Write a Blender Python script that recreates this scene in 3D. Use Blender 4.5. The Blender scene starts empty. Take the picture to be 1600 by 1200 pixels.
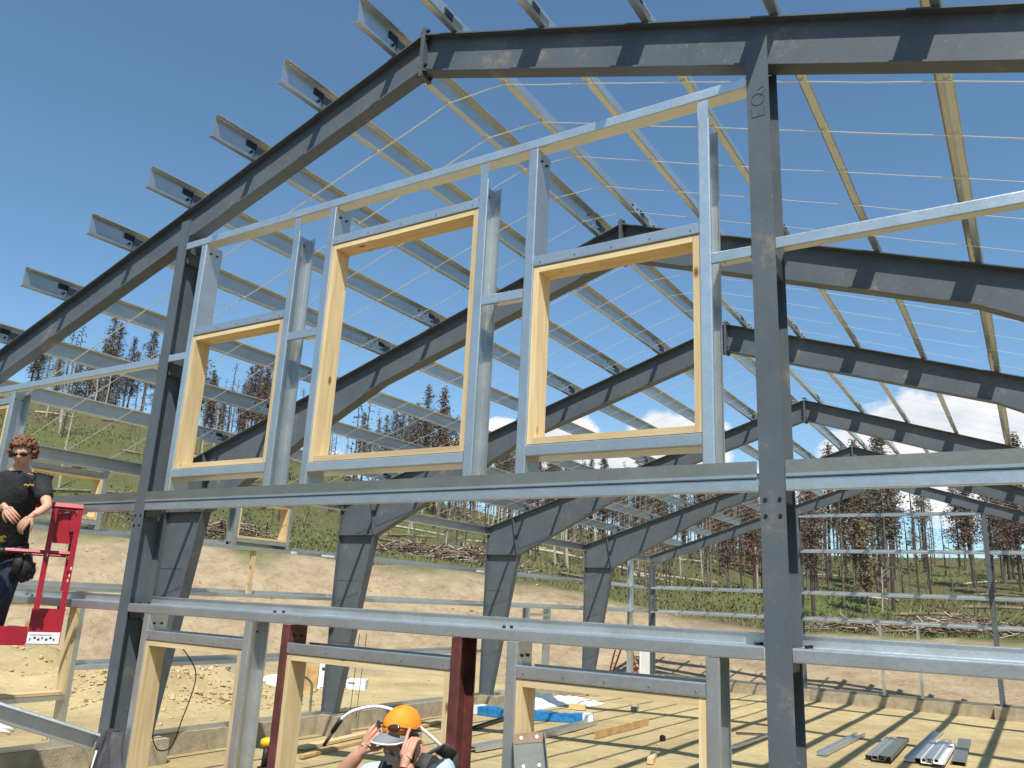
import bpy, math, random
from math import sin, cos, pi, radians as R, sqrt, atan2, hypot, tan
from mathutils import Vector, Matrix, noise
V = Vector
random.seed(7)
S = bpy.context.scene
COL = S.collection
# ------------------------------------------------------------ camera
CAM = V((3.58192, -4.02171, 2.05940))
YAW, PIT, ROLL, FPX = R(-32.6652), R(15.0115), R(2.7291), 1269.18
fw = V((sin(YAW)*cos(PIT), cos(YAW)*cos(PIT), sin(PIT)))
r0 = V((cos(YAW), -sin(YAW), 0)); u0 = r0.cross(fw)
rt = r0*cos(ROLL) + u0*sin(ROLL); up = u0*cos(ROLL) - r0*sin(ROLL)
cd = bpy.data.cameras.new('camera'); cam = bpy.data.objects.new('camera', cd); COL.objects.link(cam)
cam.matrix_world = Matrix(((rt.x, up.x, -fw.x, CAM.x), (rt.y, up.y, -fw.y, CAM.y), (rt.z, up.z, -fw.z, CAM.z), (0, 0, 0, 1)))
cd.sensor_width = 36; cd.lens = FPX/1600*36; cd.clip_start = .05; cd.clip_end = 6000
S.camera = cam
def at(px, py, d):            # a point of the place seen in that direction, d metres deep
    return CAM + (fw + rt*((px-800)/FPX) - up*((py-600)/FPX))*d
# ------------------------------------------------------------ light
LD = V((-.37, .50, -1)).normalized()
sd = bpy.data.lights.new('sun', 'SUN'); sun = bpy.data.objects.new('sun', sd); COL.objects.link(sun)
sd.energy = 4.3; sd.angle = R(.53); sd.color = (1, .955, .89)
sun.rotation_euler = LD.to_track_quat('-Z', 'Y').to_euler(); sun.location = (10, -12, 30)
SUN_EL = math.asin(-LD.z); SUN_AZ = atan2(-LD.x, -LD.y)
W = bpy.data.worlds.new('World'); S.world = W; W.use_nodes = True
S.view_settings.view_transform = 'Standard'; S.view_settings.look = 'None'
S.view_settings.exposure = 0.5; S.view_settings.gamma = 1
S.view_settings.use_curve_mapping = False
try:
    S.cycles.max_bounces = 6; S.cycles.diffuse_bounces = 3; S.cycles.glossy_bounces = 3; S.cycles.transparent_max_bounces = 4
except Exception: pass
def world():
    nt = W.node_tree; N = nt.nodes; Lk = nt.links.new
    bg = N['Background']; sky = N.new('ShaderNodeTexSky'); sky.sky_type = 'NISHITA'; sky.sun_disc = False
    sky.sun_elevation = SUN_EL; sky.sun_rotation = SUN_AZ; sky.air_density = 1.0; sky.dust_density = 2.2; sky.ozone_density = .9; sky.altitude = 1800
    tc = N.new('ShaderNodeTexCoord'); sep = N.new('ShaderNodeSeparateXYZ'); Lk(tc.outputs['Generated'], sep.inputs[0])
    def M(op, a, b=None, c=None, cl=False):
        m = N.new('ShaderNodeMath'); m.operation = op; m.use_clamp = cl
        for i, v in enumerate((a, b, c)):
            if v is None: continue
            if isinstance(v, (int, float)): m.inputs[i].default_value = v
            else: Lk(v, m.inputs[i])
        return m.outputs[0]
    az = M('ARCTAN2', sep.outputs[0], sep.outputs[1]); el = M('ARCSINE', sep.outputs[2])
    cmb = N.new('ShaderNodeCombineXYZ'); Lk(az, cmb.inputs[0]); Lk(M('MULTIPLY', el, 1.5), cmb.inputs[1])
    n1 = N.new('ShaderNodeTexNoise'); n1.inputs['Scale'].default_value = 9; n1.inputs['Detail'].default_value = 9; n1.inputs['Roughness'].default_value = .6
    Lk(cmb.outputs[0], n1.inputs['Vector'])
    blobs = None
    # cumulus heads standing over the hill: azimuth, elevation, half widths, strength (degrees)
    for a, e, wa, we, k in ((-3.8, 10.0, 5.5, 4.2, 1.2), (.5, 10, 5, 3.4, 1.15), (6, 11, 6, 4, 1), (-8.6, 9.4, 3.6, 2.8, .95), (-12.6, 8.0, 4.0, 2.2, .9), (-20.8, 10.8, 3.8, 2.6, 1.15), (-25, 9.8, 4.0, 2.0, 1.0), (-29.3, 10.9, 3.0, 2.2, 1.15), (-33.4, 10.8, 2.4, 1.9, 1.1), (-36.5, 10.0, 3.0, 1.3, .7), (-44, 9, 3, 1.1, .4), (-17, 8, 3, 1.2, .5)):
        dx = M('DIVIDE', M('SUBTRACT', az, R(a)), R(wa)); dy = M('DIVIDE', M('SUBTRACT', el, R(e)), R(we))
        d = M('SUBTRACT', k, M('ADD', M('MULTIPLY', dx, dx), M('MULTIPLY', dy, dy)))
        blobs = d if blobs is None else M('MAXIMUM', blobs, d)
    v = M('ADD', M('MULTIPLY', blobs, 1.15), M('MULTIPLY', M('SUBTRACT', n1.outputs[0], .5), 3.4))
    fac = M('MULTIPLY', M('ADD', v, .04), 3.0, cl=True)
    # cloud body a little greyer inside
    n2 = N.new('ShaderNodeTexNoise'); n2.inputs['Scale'].default_value = 14; n2.inputs['Detail'].default_value = 6; Lk(cmb.outputs[0], n2.inputs['Vector'])
    cr = N.new('ShaderNodeValToRGB'); cr.color_ramp.elements[0].position = .35; cr.color_ramp.elements[0].color = (4.4, 4.7, 5.1, 1)
    cr.color_ramp.elements[1].position = .6; cr.color_ramp.elements[1].color = (5.9, 6.0, 6.1, 1); Lk(n2.outputs[0], cr.inputs[0])
    # thin milky veil near the horizon
    veil = M('MULTIPLY', M('POWER', M('SUBTRACT', 1, M('ABSOLUTE', sep.outputs[2])), 7), .30, cl=True)
    mv = N.new('ShaderNodeMixRGB'); Lk(veil, mv.inputs[0]); tn = N.new('ShaderNodeMixRGB'); tn.blend_type = 'MULTIPLY'; tn.inputs[0].default_value = 1; Lk(sky.outputs[0], tn.inputs[1]); tn.inputs[2].default_value = (.80, 1.02, 1.03, 1); Lk(tn.outputs[0], mv.inputs[1]); mv.inputs[2].default_value = (2.2, 2.85, 3.5, 1)
    mx = N.new('ShaderNodeMixRGB'); Lk(fac, mx.inputs[0]); Lk(mv.outputs[0], mx.inputs[1]); Lk(cr.outputs[0], mx.inputs[2])
    Lk(mx.outputs[0], bg.inputs[0]); bg.inputs[1].default_value = .122
world()
# ------------------------------------------------------------ materials
MATS = {}
def new_mat(name, col, rough=.6, metal=0, var=.0, vscale=6, bump=0, bscale=60, stretch=None, col2=None, spec=.5, aniso=None):
    m = bpy.data.materials.new(name); m.use_nodes = True; nt = m.node_tree; N = nt.nodes; Lk = nt.links.new
    b = N['Principled BSDF']; b.inputs['Roughness'].default_value = rough; b.inputs['Metallic'].default_value = metal
    b.inputs['Specular IOR Level'].default_value = spec
    b.inputs['Base Color'].default_value = (*col, 1)
    tc = N.new('ShaderNodeTexCoord'); src = tc.outputs['Object']
    if stretch:
        mp = N.new('ShaderNodeMapping'); mp.inputs['Scale'].default_value = stretch; Lk(src, mp.inputs[0]); src = mp.outputs[0]
    if var or col2:
        n = N.new('ShaderNodeTexNoise'); n.inputs['Scale'].default_value = vscale; n.inputs['Detail'].default_value = 8; n.inputs['Roughness'].default_value = .65; Lk(src, n.inputs['Vector'])
        cr = N.new('ShaderNodeValToRGB'); e = cr.color_ramp.elements; e[0].position = .36; e[1].position = .64
        c2 = col2 or tuple(c*(1+var) for c in col); c1 = col if col2 else tuple(c*(1-var) for c in col)
        e[0].color = (*c1, 1); e[1].color = (*c2, 1); Lk(n.outputs[0], cr.inputs[0]); Lk(cr.outputs[0], b.inputs['Base Color'])
    if bump:
        n = N.new('ShaderNodeTexNoise'); n.inputs['Scale'].default_value = bscale; n.inputs['Detail'].default_value = 6; Lk(src, n.inputs['Vector'])
        bp = N.new('ShaderNodeBump'); bp.inputs['Strength'].default_value = bump; bp.inputs['Distance'].default_value = .02; Lk(n.outputs[0], bp.inputs['Height']); Lk(bp.outputs[0], b.inputs['Normal'])
    MATS[name] = m
    return m
def galv(name, col, rough):
    m = new_mat(name, col, rough, .80, .0)
    nt = m.node_tree; N = nt.nodes; Lk = nt.links.new; b = N['Principled BSDF']
    tc = N.new('ShaderNodeTexCoord')
    v = N.new('ShaderNodeTexVoronoi'); v.inputs['Scale'].default_value = 85; Lk(tc.outputs['Object'], v.inputs['Vector'])
    n = N.new('ShaderNodeTexNoise'); n.inputs['Scale'].default_value = 4.5; n.inputs['Detail'].default_value = 9; n.inputs['Roughness'].default_value = .7; Lk(tc.outputs['Object'], n.inputs['Vector'])
    sp = N.new('ShaderNodeSeparateColor'); Lk(v.outputs['Color'], sp.inputs[0])
    a = N.new('ShaderNodeMath'); a.operation = 'MULTIPLY_ADD'; Lk(sp.outputs[0], a.inputs[0]); a.inputs[1].default_value = .16; Lk(n.outputs[0], a.inputs[2])
    cr = N.new('ShaderNodeValToRGB'); e = cr.color_ramp.elements; e[0].position = .35; e[1].position = .9
    e[0].color = (*[c*.86 for c in col], 1); e[1].color = (*[min(1, c*1.10) for c in col], 1); Lk(a.outputs[0], cr.inputs[0]); Lk(cr.outputs[0], b.inputs['Base Color'])
    mr = N.new('ShaderNodeMapRange'); mr.inputs[3].default_value = rough-.06; mr.inputs[4].default_value = rough+.10; Lk(a.outputs[0], mr.inputs[0]); Lk(mr.outputs[0], b.inputs['Roughness'])
    bp = N.new('ShaderNodeBump'); bp.inputs['Strength'].default_value = .12; bp.inputs['Distance'].default_value = .02; Lk(n.outputs[0], bp.inputs['Height']); Lk(bp.outputs[0], b.inputs['Normal'])
    return m
GALV = galv('galvanized_steel', (.63, .665, .655), .31)
GALV2 = galv('dull_galvanized_steel', (.34, .34, .285), .42)  # second galvanized tone, darker, greener and rougher than the first
def primer():
    m = new_mat('grey_primer_steel', (.118, .128, .132), .5, 0, 0, spec=.3)
    nt = m.node_tree; N = nt.nodes; Lk = nt.links.new; b = N['Principled BSDF']
    tc = N.new('ShaderNodeTexCoord')
    n = N.new('ShaderNodeTexNoise'); n.inputs['Scale'].default_value = 2.2; n.inputs['Detail'].default_value = 10; n.inputs['Roughness'].default_value = .72; Lk(tc.outputs['Object'], n.inputs['Vector'])
    cr = N.new('ShaderNodeValToRGB'); e = cr.color_ramp.elements; e[0].position = .3; e[1].position = .60
    e[0].color = (.082, .100, .114, 1); e[1].color = (.114, .131, .141, 1)
    x = e.new(.625); x.color = (.145, .148, .140, 1); x = e.new(.69); x.color = (.24, .215, .175, 1)       # dried mud and scuffs
    Lk(n.outputs[0], cr.inputs[0]); 
    n2 = N.new('ShaderNodeTexNoise'); n2.inputs['Scale'].default_value = 38; n2.inputs['Detail'].default_value = 5; Lk(tc.outputs['Object'], n2.inputs['Vector'])
    c2 = N.new('ShaderNodeValToRGB'); f = c2.color_ramp.elements; f[0].position = .63; f[0].color = (0, 0, 0, 1); f[1].position = .72; f[1].color = (.5, .5, .5, 1); Lk(n2.outputs[0], c2.inputs[0])
    mx = N.new('ShaderNodeMixRGB'); Lk(c2.outputs[0], mx.inputs[0]); Lk(cr.outputs[0], mx.inputs[1]); mx.inputs[2].default_value = (.24, .235, .21, 1)
    Lk(mx.outputs[0], b.inputs['Base Color'])
    return m
PRIM = primer()
def wood(name, axis, c1=(.62, .45, .22), c2=(.76, .60, .34)):
    st = [26, 26, 26]; st[axis] = 1.6
    m = new_mat(name, c1, .62, 0, 0, 1.3, 0, stretch=tuple(st), col2=c2, spec=.3)
    nt = m.node_tree; N = nt.nodes; Lk = nt.links.new; b = N['Principled BSDF']
    tc = N.new('ShaderNodeTexCoord'); mp = N.new('ShaderNodeMapping'); s2 = [7, 7, 7]; s2[axis] = 3.2; mp.inputs['Scale'].default_value = s2; Lk(tc.outputs['Object'], mp.inputs[0])
    v = N.new('ShaderNodeTexVoronoi'); v.inputs['Scale'].default_value = 1.0; Lk(mp.outputs[0], v.inputs['Vector'])
    cr = N.new('ShaderNodeValToRGB'); e = cr.color_ramp.elements; e[0].position = .07; e[0].color = (1, 1, 1, 1); e[1].position = .14; e[1].color = (0, 0, 0, 1); Lk(v.outputs['Distance'], cr.inputs[0])
    old = b.inputs['Base Color'].links[0].from_socket
    mx = N.new('ShaderNodeMixRGB'); Lk(cr.outputs[0], mx.inputs[0]); Lk(old, mx.inputs[1]); mx.inputs[2].default_value = (.22, .10, .04, 1); Lk(mx.outputs[0], b.inputs['Base Color'])
    return m
WV = wood('timber_upright', 2); WX = wood('timber_across', 0); WY = wood('timber_along', 1)
RED = new_mat('red_oxide_steel', (.115, .032, .026), .6, 0, .35, 7, .1, 40)
STRAP = new_mat('white_strap', (.82, .80, .76), .5)
BOLT = new_mat('dark_bolt', (.03, .03, .035), .4, .5)
ZINC = new_mat('bright_zinc_bolt', (.75, .77, .78), .3, .7)
CONC = new_mat('concrete', (.36, .30, .20), .9, 0, .2, 5, .4, 30)
LIFT = new_mat('red_lift_paint', (.36, .014, .028), .38, 0, .14, 7)
SKIN = new_mat('skin', (.60, .33, .22), .55, 0, .1, 14)
SKIN2 = new_mat('tanned_skin', (.52, .27, .17), .5, 0, .12, 14)
SHIRT = new_mat('black_cotton', (.014, .016, .016), .85, 0, .25, 12, .5, 25)
JEAN = new_mat('dark_denim', (.022, .035, .06), .85, 0, .35, 16, .4, 60)
LEATH = new_mat('black_leather', (.02, .018, .017), .6, 0, .3, 20, .4, 50)
HAIR = new_mat('curly_brown_hair', (.16, .075, .03), .7, 0, .5, 60)
GREYH = new_mat('grey_beard', (.42, .37, .33), .8, 0, .25, 80)
AMBER = new_mat('brown_mirror_lens', (.05, .025, .012), .08)
LIP = new_mat('lips', (.42, .16, .12), .5)
LENS = new_mat('dark_lens', (.01, .01, .012), .12)
ORNG = new_mat('orange_cap', (.90, .27, .012), .7, 0, .08, 20, .2, 120)
GREYC = new_mat('grey_cap_brim', (.19, .21, .21), .8)
WHITE = new_mat('white_plastic', (.80, .80, .78), .45)
BLUS = new_mat('pale_blue_cotton', (.42, .52, .56), .85, 0, .12, 14, .5, 25)
DARKG = new_mat('charcoal_webbing', (.05, .055, .055), .8, 0, .2, 30)
JACK = new_mat('grey_jacket_cloth', (.085, .085, .095), .85, 0, .2, 20)
YEL = new_mat('yellow_plastic', (.75, .48, .01), .4)
BLUE = new_mat('blue_wrap', (.015, .20, .46), .3, 0, .3, 12)
BARK = new_mat('burnt_bark', (.075, .058, .048), .95, 0, .5, 7)
BARK2 = new_mat('weathered_bark', (.17, .13, .095), .95, 0, .4, 6)
PALE = new_mat('bleached_wood', (.42, .37, .28), .85, 0, .25, 6)
RUST = new_mat('scorched_needles', (.15, .095, .068), .9, 0, .5, 1.4)
DRKN = new_mat('charred_needles', (.12, .098, .075), .9, 0, .5, 1.4)
OLIV = new_mat('brown_green_needles', (.15, .115, .062), .9, 0, .5, 1.4)
GRASS = new_mat('grass', (.13, .165, .045), .85, 0, .4, .15)
STRAW = new_mat('dry_grass', (.24, .19, .10), .9, 0, .4, 1)
LADO = new_mat('orange_fibreglass', (.55, .09, .02), .5)
CARD = new_mat('plywood', (.48, .31, .13), .8, 0, .2, 5)
ROCK = new_mat('clod', (.46, .35, .20), .95, 0, .25, 8)
BRUSH = new_mat('brush', (.22, .15, .10), .9, 0, .5, 2)
PENC = new_mat('faded_pencil', (.055, .06, .062), .8)
INK = new_mat('grease_pencil', (.03, .035, .035), .9)
# ------------------------------------------------------------ helpers
def vary(m, amt):
    nt = m.node_tree; N = nt.nodes; Lk = nt.links.new; b = N['Principled BSDF']; old = b.inputs['Base Color'].links[0].from_socket
    oi = N.new('ShaderNodeObjectInfo'); mr = N.new('ShaderNodeMapRange'); mr.inputs[3].default_value = 1-amt; mr.inputs[4].default_value = 1+amt*.6; Lk(oi.outputs['Random'], mr.inputs[0])
    hs = N.new('ShaderNodeHueSaturation'); Lk(mr.outputs[0], hs.inputs['Value']); Lk(old, hs.inputs['Color']); Lk(hs.outputs[0], b.inputs['Base Color'])
for m_ in (WV, WX, WY): vary(m_, .22)
vary(GALV, .14); vary(PRIM, .10)
class MB:
    def __init__(s): s.v = []; s.f = []; s.m = []; s.mats = []
    def mi(s, mat):
        if mat not in s.mats: s.mats.append(mat)
        return s.mats.index(mat)
    def add(s, vs, fs, mat):
        o = len(s.v); s.v += [tuple(v) for v in vs]; k = s.mi(mat)
        for f in fs: s.f.append(tuple(i+o for i in f)); s.m.append(k)
    def box(s, a, b, mat):
        x0, y0, z0 = a; x1, y1, z1 = b
        x0, x1 = sorted((x0, x1)); y0, y1 = sorted((y0, y1)); z0, z1 = sorted((z0, z1))
        s.add([(x0,y0,z0),(x1,y0,z0),(x1,y1,z0),(x0,y1,z0),(x0,y0,z1),(x1,y0,z1),(x1,y1,z1),(x0,y1,z1)],
              [(0,3,2,1),(4,5,6,7),(0,1,5,4),(1,2,6,5),(2,3,7,6),(3,0,4,7)], mat)
    def sweep(s, p0, p1, sec, U, mat, sec1=None):      # closed section (u, w) swept from p0 to p1
        p0 = V(p0); p1 = V(p1); d = (p1-p0).normalized(); U = V(U); U = (U-d*U.dot(d)).normalized(); Wv = d.cross(U)
        n = len(sec); s1 = sec1 or sec
        vs = [p0+U*a+Wv*b for a, b in sec] + [p1+U*a+Wv*b for a, b in s1]
        s.add(vs, [tuple((i, (i+1) % n, (i+1) % n+n, i+n)) for i in range(n)] + [tuple(range(n-1, -1, -1)), tuple(range(n, 2*n))], mat)
    def prism(s, pts, a, b, mat, axis='y'):            # polygon in the xz plane (or yz, xy) with thickness
        n = len(pts)
        f = {'y': lambda p, t: (p[0], t, p[1]), 'x': lambda p, t: (t, p[0], p[1]), 'z': lambda p, t: (p[0], p[1], t)}[axis]
        s.add([f(p, a) for p in pts]+[f(p, b) for p in pts],
              [tuple((i, (i+1) % n, (i+1) % n+n, i+n)) for i in range(n)] + [tuple(range(n-1, -1, -1)), tuple(range(n, 2*n))], mat)
    def tube(s, pts, rad, mat, n=8, cap=True):
        pts = [V(p) for p in pts]; rs = rad if isinstance(rad, (list, tuple)) else [rad]*len(pts)
        o = []; prev = None
        for i, p in enumerate(pts):
            d = (pts[min(i+1, len(pts)-1)]-pts[max(i-1, 0)]).normalized()
            a = prev if prev is not None else (V((0, 0, 1)) if abs(d.z) < .9 else V((1, 0, 0)))
            a = (a-d*a.dot(d)).normalized(); prev = a; b = d.cross(a)
            o.append([p+(a*cos(2*pi*k/n)+b*sin(2*pi*k/n))*rs[i] for k in range(n)])
        vs = [q for r in o for q in r]; fs = []
        for i in range(len(pts)-1):
            for k in range(n): fs.append((i*n+k, i*n+(k+1) % n, (i+1)*n+(k+1) % n, (i+1)*n+k))
        if cap: fs += [tuple(range(n-1, -1, -1)), tuple((len(pts)-1)*n+k for k in range(n))]
        s.add(vs, fs, mat)
    def ell(s, c, r, mat, nu=14, nv=10, M3=None, jit=0, seed=0):
        c = V(c); vs = []; fs = []
        for j in range(nv+1):
            th = pi*j/nv
            for i in range(nu):
                ph = 2*pi*i/nu; q = V((sin(th)*cos(ph), sin(th)*sin(ph), cos(th)))
                k = 1+jit*noise.noise(q*2.3+V((seed, seed*1.7, 0)))
                q = V((q.x*r[0], q.y*r[1], q.z*r[2]))*k
                if M3: q = M3 @ q
                vs.append(c+q)
        for j in range(nv):
            for i in range(nu): fs.append((j*nu+i, (j+1)*nu+i, (j+1)*nu+(i+1) % nu, j*nu+(i+1) % nu))
        s.add(vs, fs, mat)
    def obj(s, name, parent=None, smooth=False):
        me = bpy.data.meshes.new(name); me.from_pydata(s.v, [], s.f)
        for m in s.mats: me.materials.append(m)
        me.polygons.foreach_set('material_index', s.m)
        if smooth: me.polygons.foreach_set('use_smooth', [True]*len(s.f))
        me.update(); me.validate()
        o = bpy.data.objects.new(name, me); COL.objects.link(o)
        if parent is not None: adopt(o, parent)
        return o
def wloc(o):
    l = V(o.location)
    return l
ROOTLOC = {}
def adopt(o, parent):
    o.parent = parent
    base = V((0, 0, 0)); p = parent
    while p is not None:
        if p.type == 'EMPTY': base += V(p.location)
        p = p.parent
    if parent.type == 'EMPTY': o.matrix_parent_inverse = Matrix.Translation(-base)
def tag(o, label=None, cat=None, group=None, kind=None):
    if label: o['label'] = label
    if cat: o['category'] = cat
    if group: o['group'] = group
    if kind: o['kind'] = kind
    return o
def empty(name, loc, label, cat, group=None):
    o = bpy.data.objects.new(name, None); COL.objects.link(o); o.location = loc; o.empty_display_size = .2
    return tag(o, label, cat, group)
def thick(path, t):            # open centreline -> closed thin outline
    n = len(path); P = [V((a, b)) for a, b in path]; L = []; Rr = []
    for i in range(n):
        if i == 0: d = (P[1]-P[0]).normalized(); nn = V((-d.y, d.x)); k = 1
        elif i == n-1: d = (P[-1]-P[-2]).normalized(); nn = V((-d.y, d.x)); k = 1
        else:
            a = (P[i]-P[i-1]).normalized(); b = (P[i+1]-P[i]).normalized()
            na = V((-a.y, a.x)); nb = V((-b.y, b.x)); nn = (na+nb).normalized(); k = 1/max(.35, nn.dot(na))
        L.append(P[i]+nn*k*t/2); Rr.append(P[i]-nn*k*t/2)
    return [tuple(p) for p in L]+[tuple(p) for p in reversed(Rr)]
def fil(path, r=.007, n=3):
    out = [path[0]]
    for a, b, c in zip(path, path[1:], path[2:]):
        a, b, c = V(a), V(b), V(c); u = (a-b); w = (c-b); rr = min(r, u.length*.45, w.length*.45); p = b+u.normalized()*rr; q = b+w.normalized()*rr
        for k in range(n+1):
            t = k/n; out.append(tuple(p*(1-t)**2+b*2*t*(1-t)+q*t*t))
    return out+[path[-1]]
def I_sec(bf, d, tf=.009, tw=.006):
    a = bf/2; h = d/2; w = tw/2
    return [(-h,-a),(-h,a),(-h+tf,a),(-h+tf,w),(h-tf,w),(h-tf,a),(h,a),(h,-a),(h-tf,-a),(h-tf,-w),(-h+tf,-w),(-h+tf,-a)]
T = .0035
# ------------------------------------------------------------ building constants (metres)
H, SL, WD = 6.265, .332, 7.5
YF = [.12, 3.76, 7.51, 12.55, 17.7, 22.45]
XC = 2.54
PX = [.27, 1.04, 1.81, 2.61, 3.42, 4.43, 5.43, 6.45]
FLOOR = -.35
B = empty('steel_building_frame', (0, 11, 0), 'unfinished steel building frame of grey rafters, galvanized purlins and girts with timber window openings', 'building')
def roofz(x): return H-SL*abs(x)
# ---- rigid frames
def flange(mb, a, b, bf, yc, t=.010):       # flange plate between two points of the xz plane, thickness t inward (down)
    d = V((b[0]-a[0], b[1]-a[1])).normalized(); n = V((d.y, -d.x))*t
    mb.prism([a, b, (b[0]+n.x, b[1]+n.y), (a[0]+n.x, a[1]+n.y)], yc-bf/2, yc+bf/2, PRIM)
def frame(k):
    yc = YF[k]; end = k in (0, 5); bf = .115 if end else .16
    fr = empty('rigid_frame', (0, yc, 0), None, None); fr.parent = B; fr.matrix_parent_inverse = Matrix.Translation(-V(B.location))
    fr.location = (0, yc, 0)
    def kid(mb, name):
        o = mb.obj(name); o.parent = fr; o.matrix_parent_inverse = Matrix.Translation(-V((0, yc, 0))); return o
    for sx in (-1, 1):
        mb = MB()
        if end: bot = [(0, H-.315), (7.3, roofz(7.3)-.315)]
        else: bot = [(0, H-.41), (3.4, roofz(3.4)-.385), (6.63, 3.13)]
        top = [(0, H), (WD, roofz(WD))]
        poly = [(sx*x, z-.002) for x, z in top]+[(sx*x, z+.002) for x, z in reversed(bot)]
        if not end: poly = [(0, H-.002), (sx*6.79, roofz(6.79)-.002), (sx*6.63, 3.145), (sx*3.4, roofz(3.4)-.383), (0, H-.408)]
        if end: poly = [(sx*x, z-.002) for x, z in top]+[(sx*7.3, roofz(7.3)-.313), (0, H-.313)]
        mb.prism(poly, yc-.003, yc+.003, PRIM)
        P = [(sx*x, z) for x, z in top]; Q = [(sx*x, z) for x, z in bot]
        if sx < 0:
            flange(mb, P[1], P[0], bf, yc)
            for i in range(len(Q)-1): flange(mb, Q[i+1], Q[i], bf, yc)
        else:
            flange(mb, P[0], P[1], bf, yc)
            for i in range(len(Q)-1): flange(mb, Q[i], Q[i+1], bf, yc)
        kid(mb, 'rafter')
        # column
        mb = MB()
        if end:
            mb.sweep((sx*(WD-.11), yc, 0), (sx*(WD-.11), yc, roofz(7.39)-.33), I_sec(bf, .2), (1, 0, 0), PRIM)
        else:
            mb.prism([(sx*WD, 0), (sx*WD, 3.765), (sx*6.80, roofz(6.80)-.004), (sx*6.64, 3.14), (sx*7.21, 0)], yc-.003, yc+.003, PRIM)
            mb.box((sx*WD, yc-bf/2, 0), (sx*(WD-.010), yc+bf/2, 3.76), PRIM)
            a = (sx*7.21, 0); b = (sx*6.63, 3.13)
            mb.prism([a, b, (b[0]-.010*1, b[1]), (a[0]-.010*1, a[1])] if sx > 0 else [a, b, (b[0]+.010, b[1]), (a[0]+.010, a[1])], yc-bf/2, yc+bf/2, PRIM)
            mb.box((sx*7.49, yc-bf/2, 3.13), (sx*6.64, yc+bf/2, 3.142), PRIM)     # knee stiffener
            mb.prism([(sx*6.63, 3.15), (sx*6.645, 3.15), (sx*6.80, 3.98), (sx*6.785, 3.98)], yc-bf/2, yc+bf/2, PRIM)
            for z in (1.2, 2.3):                                                    # shop marks welded seam
                mb.box((sx*7.48, yc-.0045, z), (sx*(7.0+.0*z), yc-.0032, z+.006), BOLT)
        mb.box((sx*WD, yc-.11, -.012), (sx*(7.2 if not end else 7.28), yc+.11, 0), PRIM)
        kid(mb, 'column')
    mb = MB(); zt = H+.05; zb = H-(.315 if end else .41)-.06                         # ridge splice plates
    for sy in (-1, 1):
        pass
    mb.box((-.016, yc-bf/2-.006, zb), (-.0015, yc+bf/2+.006, zt), PRIM); mb.box((.0015, yc-bf/2-.006, zb), (.016, yc+bf/2+.006, zt), PRIM)
    for z in (zt-.02, zt-.1, zb+.1, zb+.02):
        for sy in (-1, 1): mb.tube([(-.04, yc+sy*bf*.32, z), (.04, yc+sy*bf*.32, z)], .011, BOLT, 6)
    kid(mb, 'splice_plate')
for k in range(6): frame(k)
# ---- purlins, one per bay, lapped over the frames
def ZPf(): return thick(fil([(.057, .172), (.047, .184), (0, .184), (0, 0), (-.047, 0), (-.057, .012)]), T)
ZP = ZPf()
def purlin(x, k):
    sx = 1 if x > 0 else -1
    y0 = -.375 if k == 0 else YF[k]-.28; y1 = YF[k+1]+.28 if k < 4 else YF[5]+.30
    off = .0045*(k % 2); z = roofz(x)+.003+off
    sec = [(-sx*a, b) for a, b in ZP]                      # upper flange points up the slope
    mb = MB()
    p0 = V((x+off, y0, z)); p1 = V((x+off, y1, z)); n = len(sec)
    vs = [p0+V((a, 0, b)) for a, b in sec]+[p1+V((a, 0, b)) for a, b in sec]
    fs = [tuple((i, (i+1) % n, (i+1) % n+n, i+n)) for i in range(n)] + [tuple(range(n-1, -1, -1)), tuple(range(n, 2*n))]
    mb.add(vs, fs, GALV)
    for yy in ([YF[k+1]-.24, YF[k+1]-.36, YF[k+1]+.22] if k < 4 else [])+([YF[k]+.24, YF[k]+.36] if k else []):
        for dz in (.05, .12): mb.tube([(x-.012, yy, z+dz), (x+.014, yy, z+dz)], .011, BOLT if dz > .1 else ZINC, 6)
    # clip at the frame with its bolt
    yy = YF[k]
    mb.box((x+.006, yy-.16, z+.092), (x+.012, yy-.055, z+.145), BOLT)
    mb.tube([(x-.01, yy-.10, z+.055), (x+.022, yy-.10, z+.055)], .013, BOLT, 6)
    mb.box((x+.006, yy-.06, z-.002), (x+.014, yy+.06, z+.13), PRIM)
    return mb.obj('purlin', B)
for x in [-v for v in PX]+PX:
    for k in range(5): purlin(x, k)
# eave struts
for sx in (-1, 1):
    for k in range(5):
        mb = MB(); sec = thick([(-sx*.07, .175), (-sx*.07, .195), (0, .195+.0), (0, 0), (-sx*.07, 0), (-sx*.07, .02)], T)
        y0 = YF[k]-(.5 if k == 0 else 0)+.002; y1 = YF[k+1]-.002; n = len(sec); x = sx*(WD+.03)
        vs = [V((x+a, y0, 3.60+b)) for a, b in sec]+[V((x+a, y1, 3.60+b)) for a, b in sec]
        mb.add(vs, [tuple((i, (i+1) % n, (i+1) % n+n, i+n)) for i in range(n)]+[tuple(range(n-1, -1, -1)), tuple(range(n, 2*n))], GALV)
        mb.obj('eave_strut', B)
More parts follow.
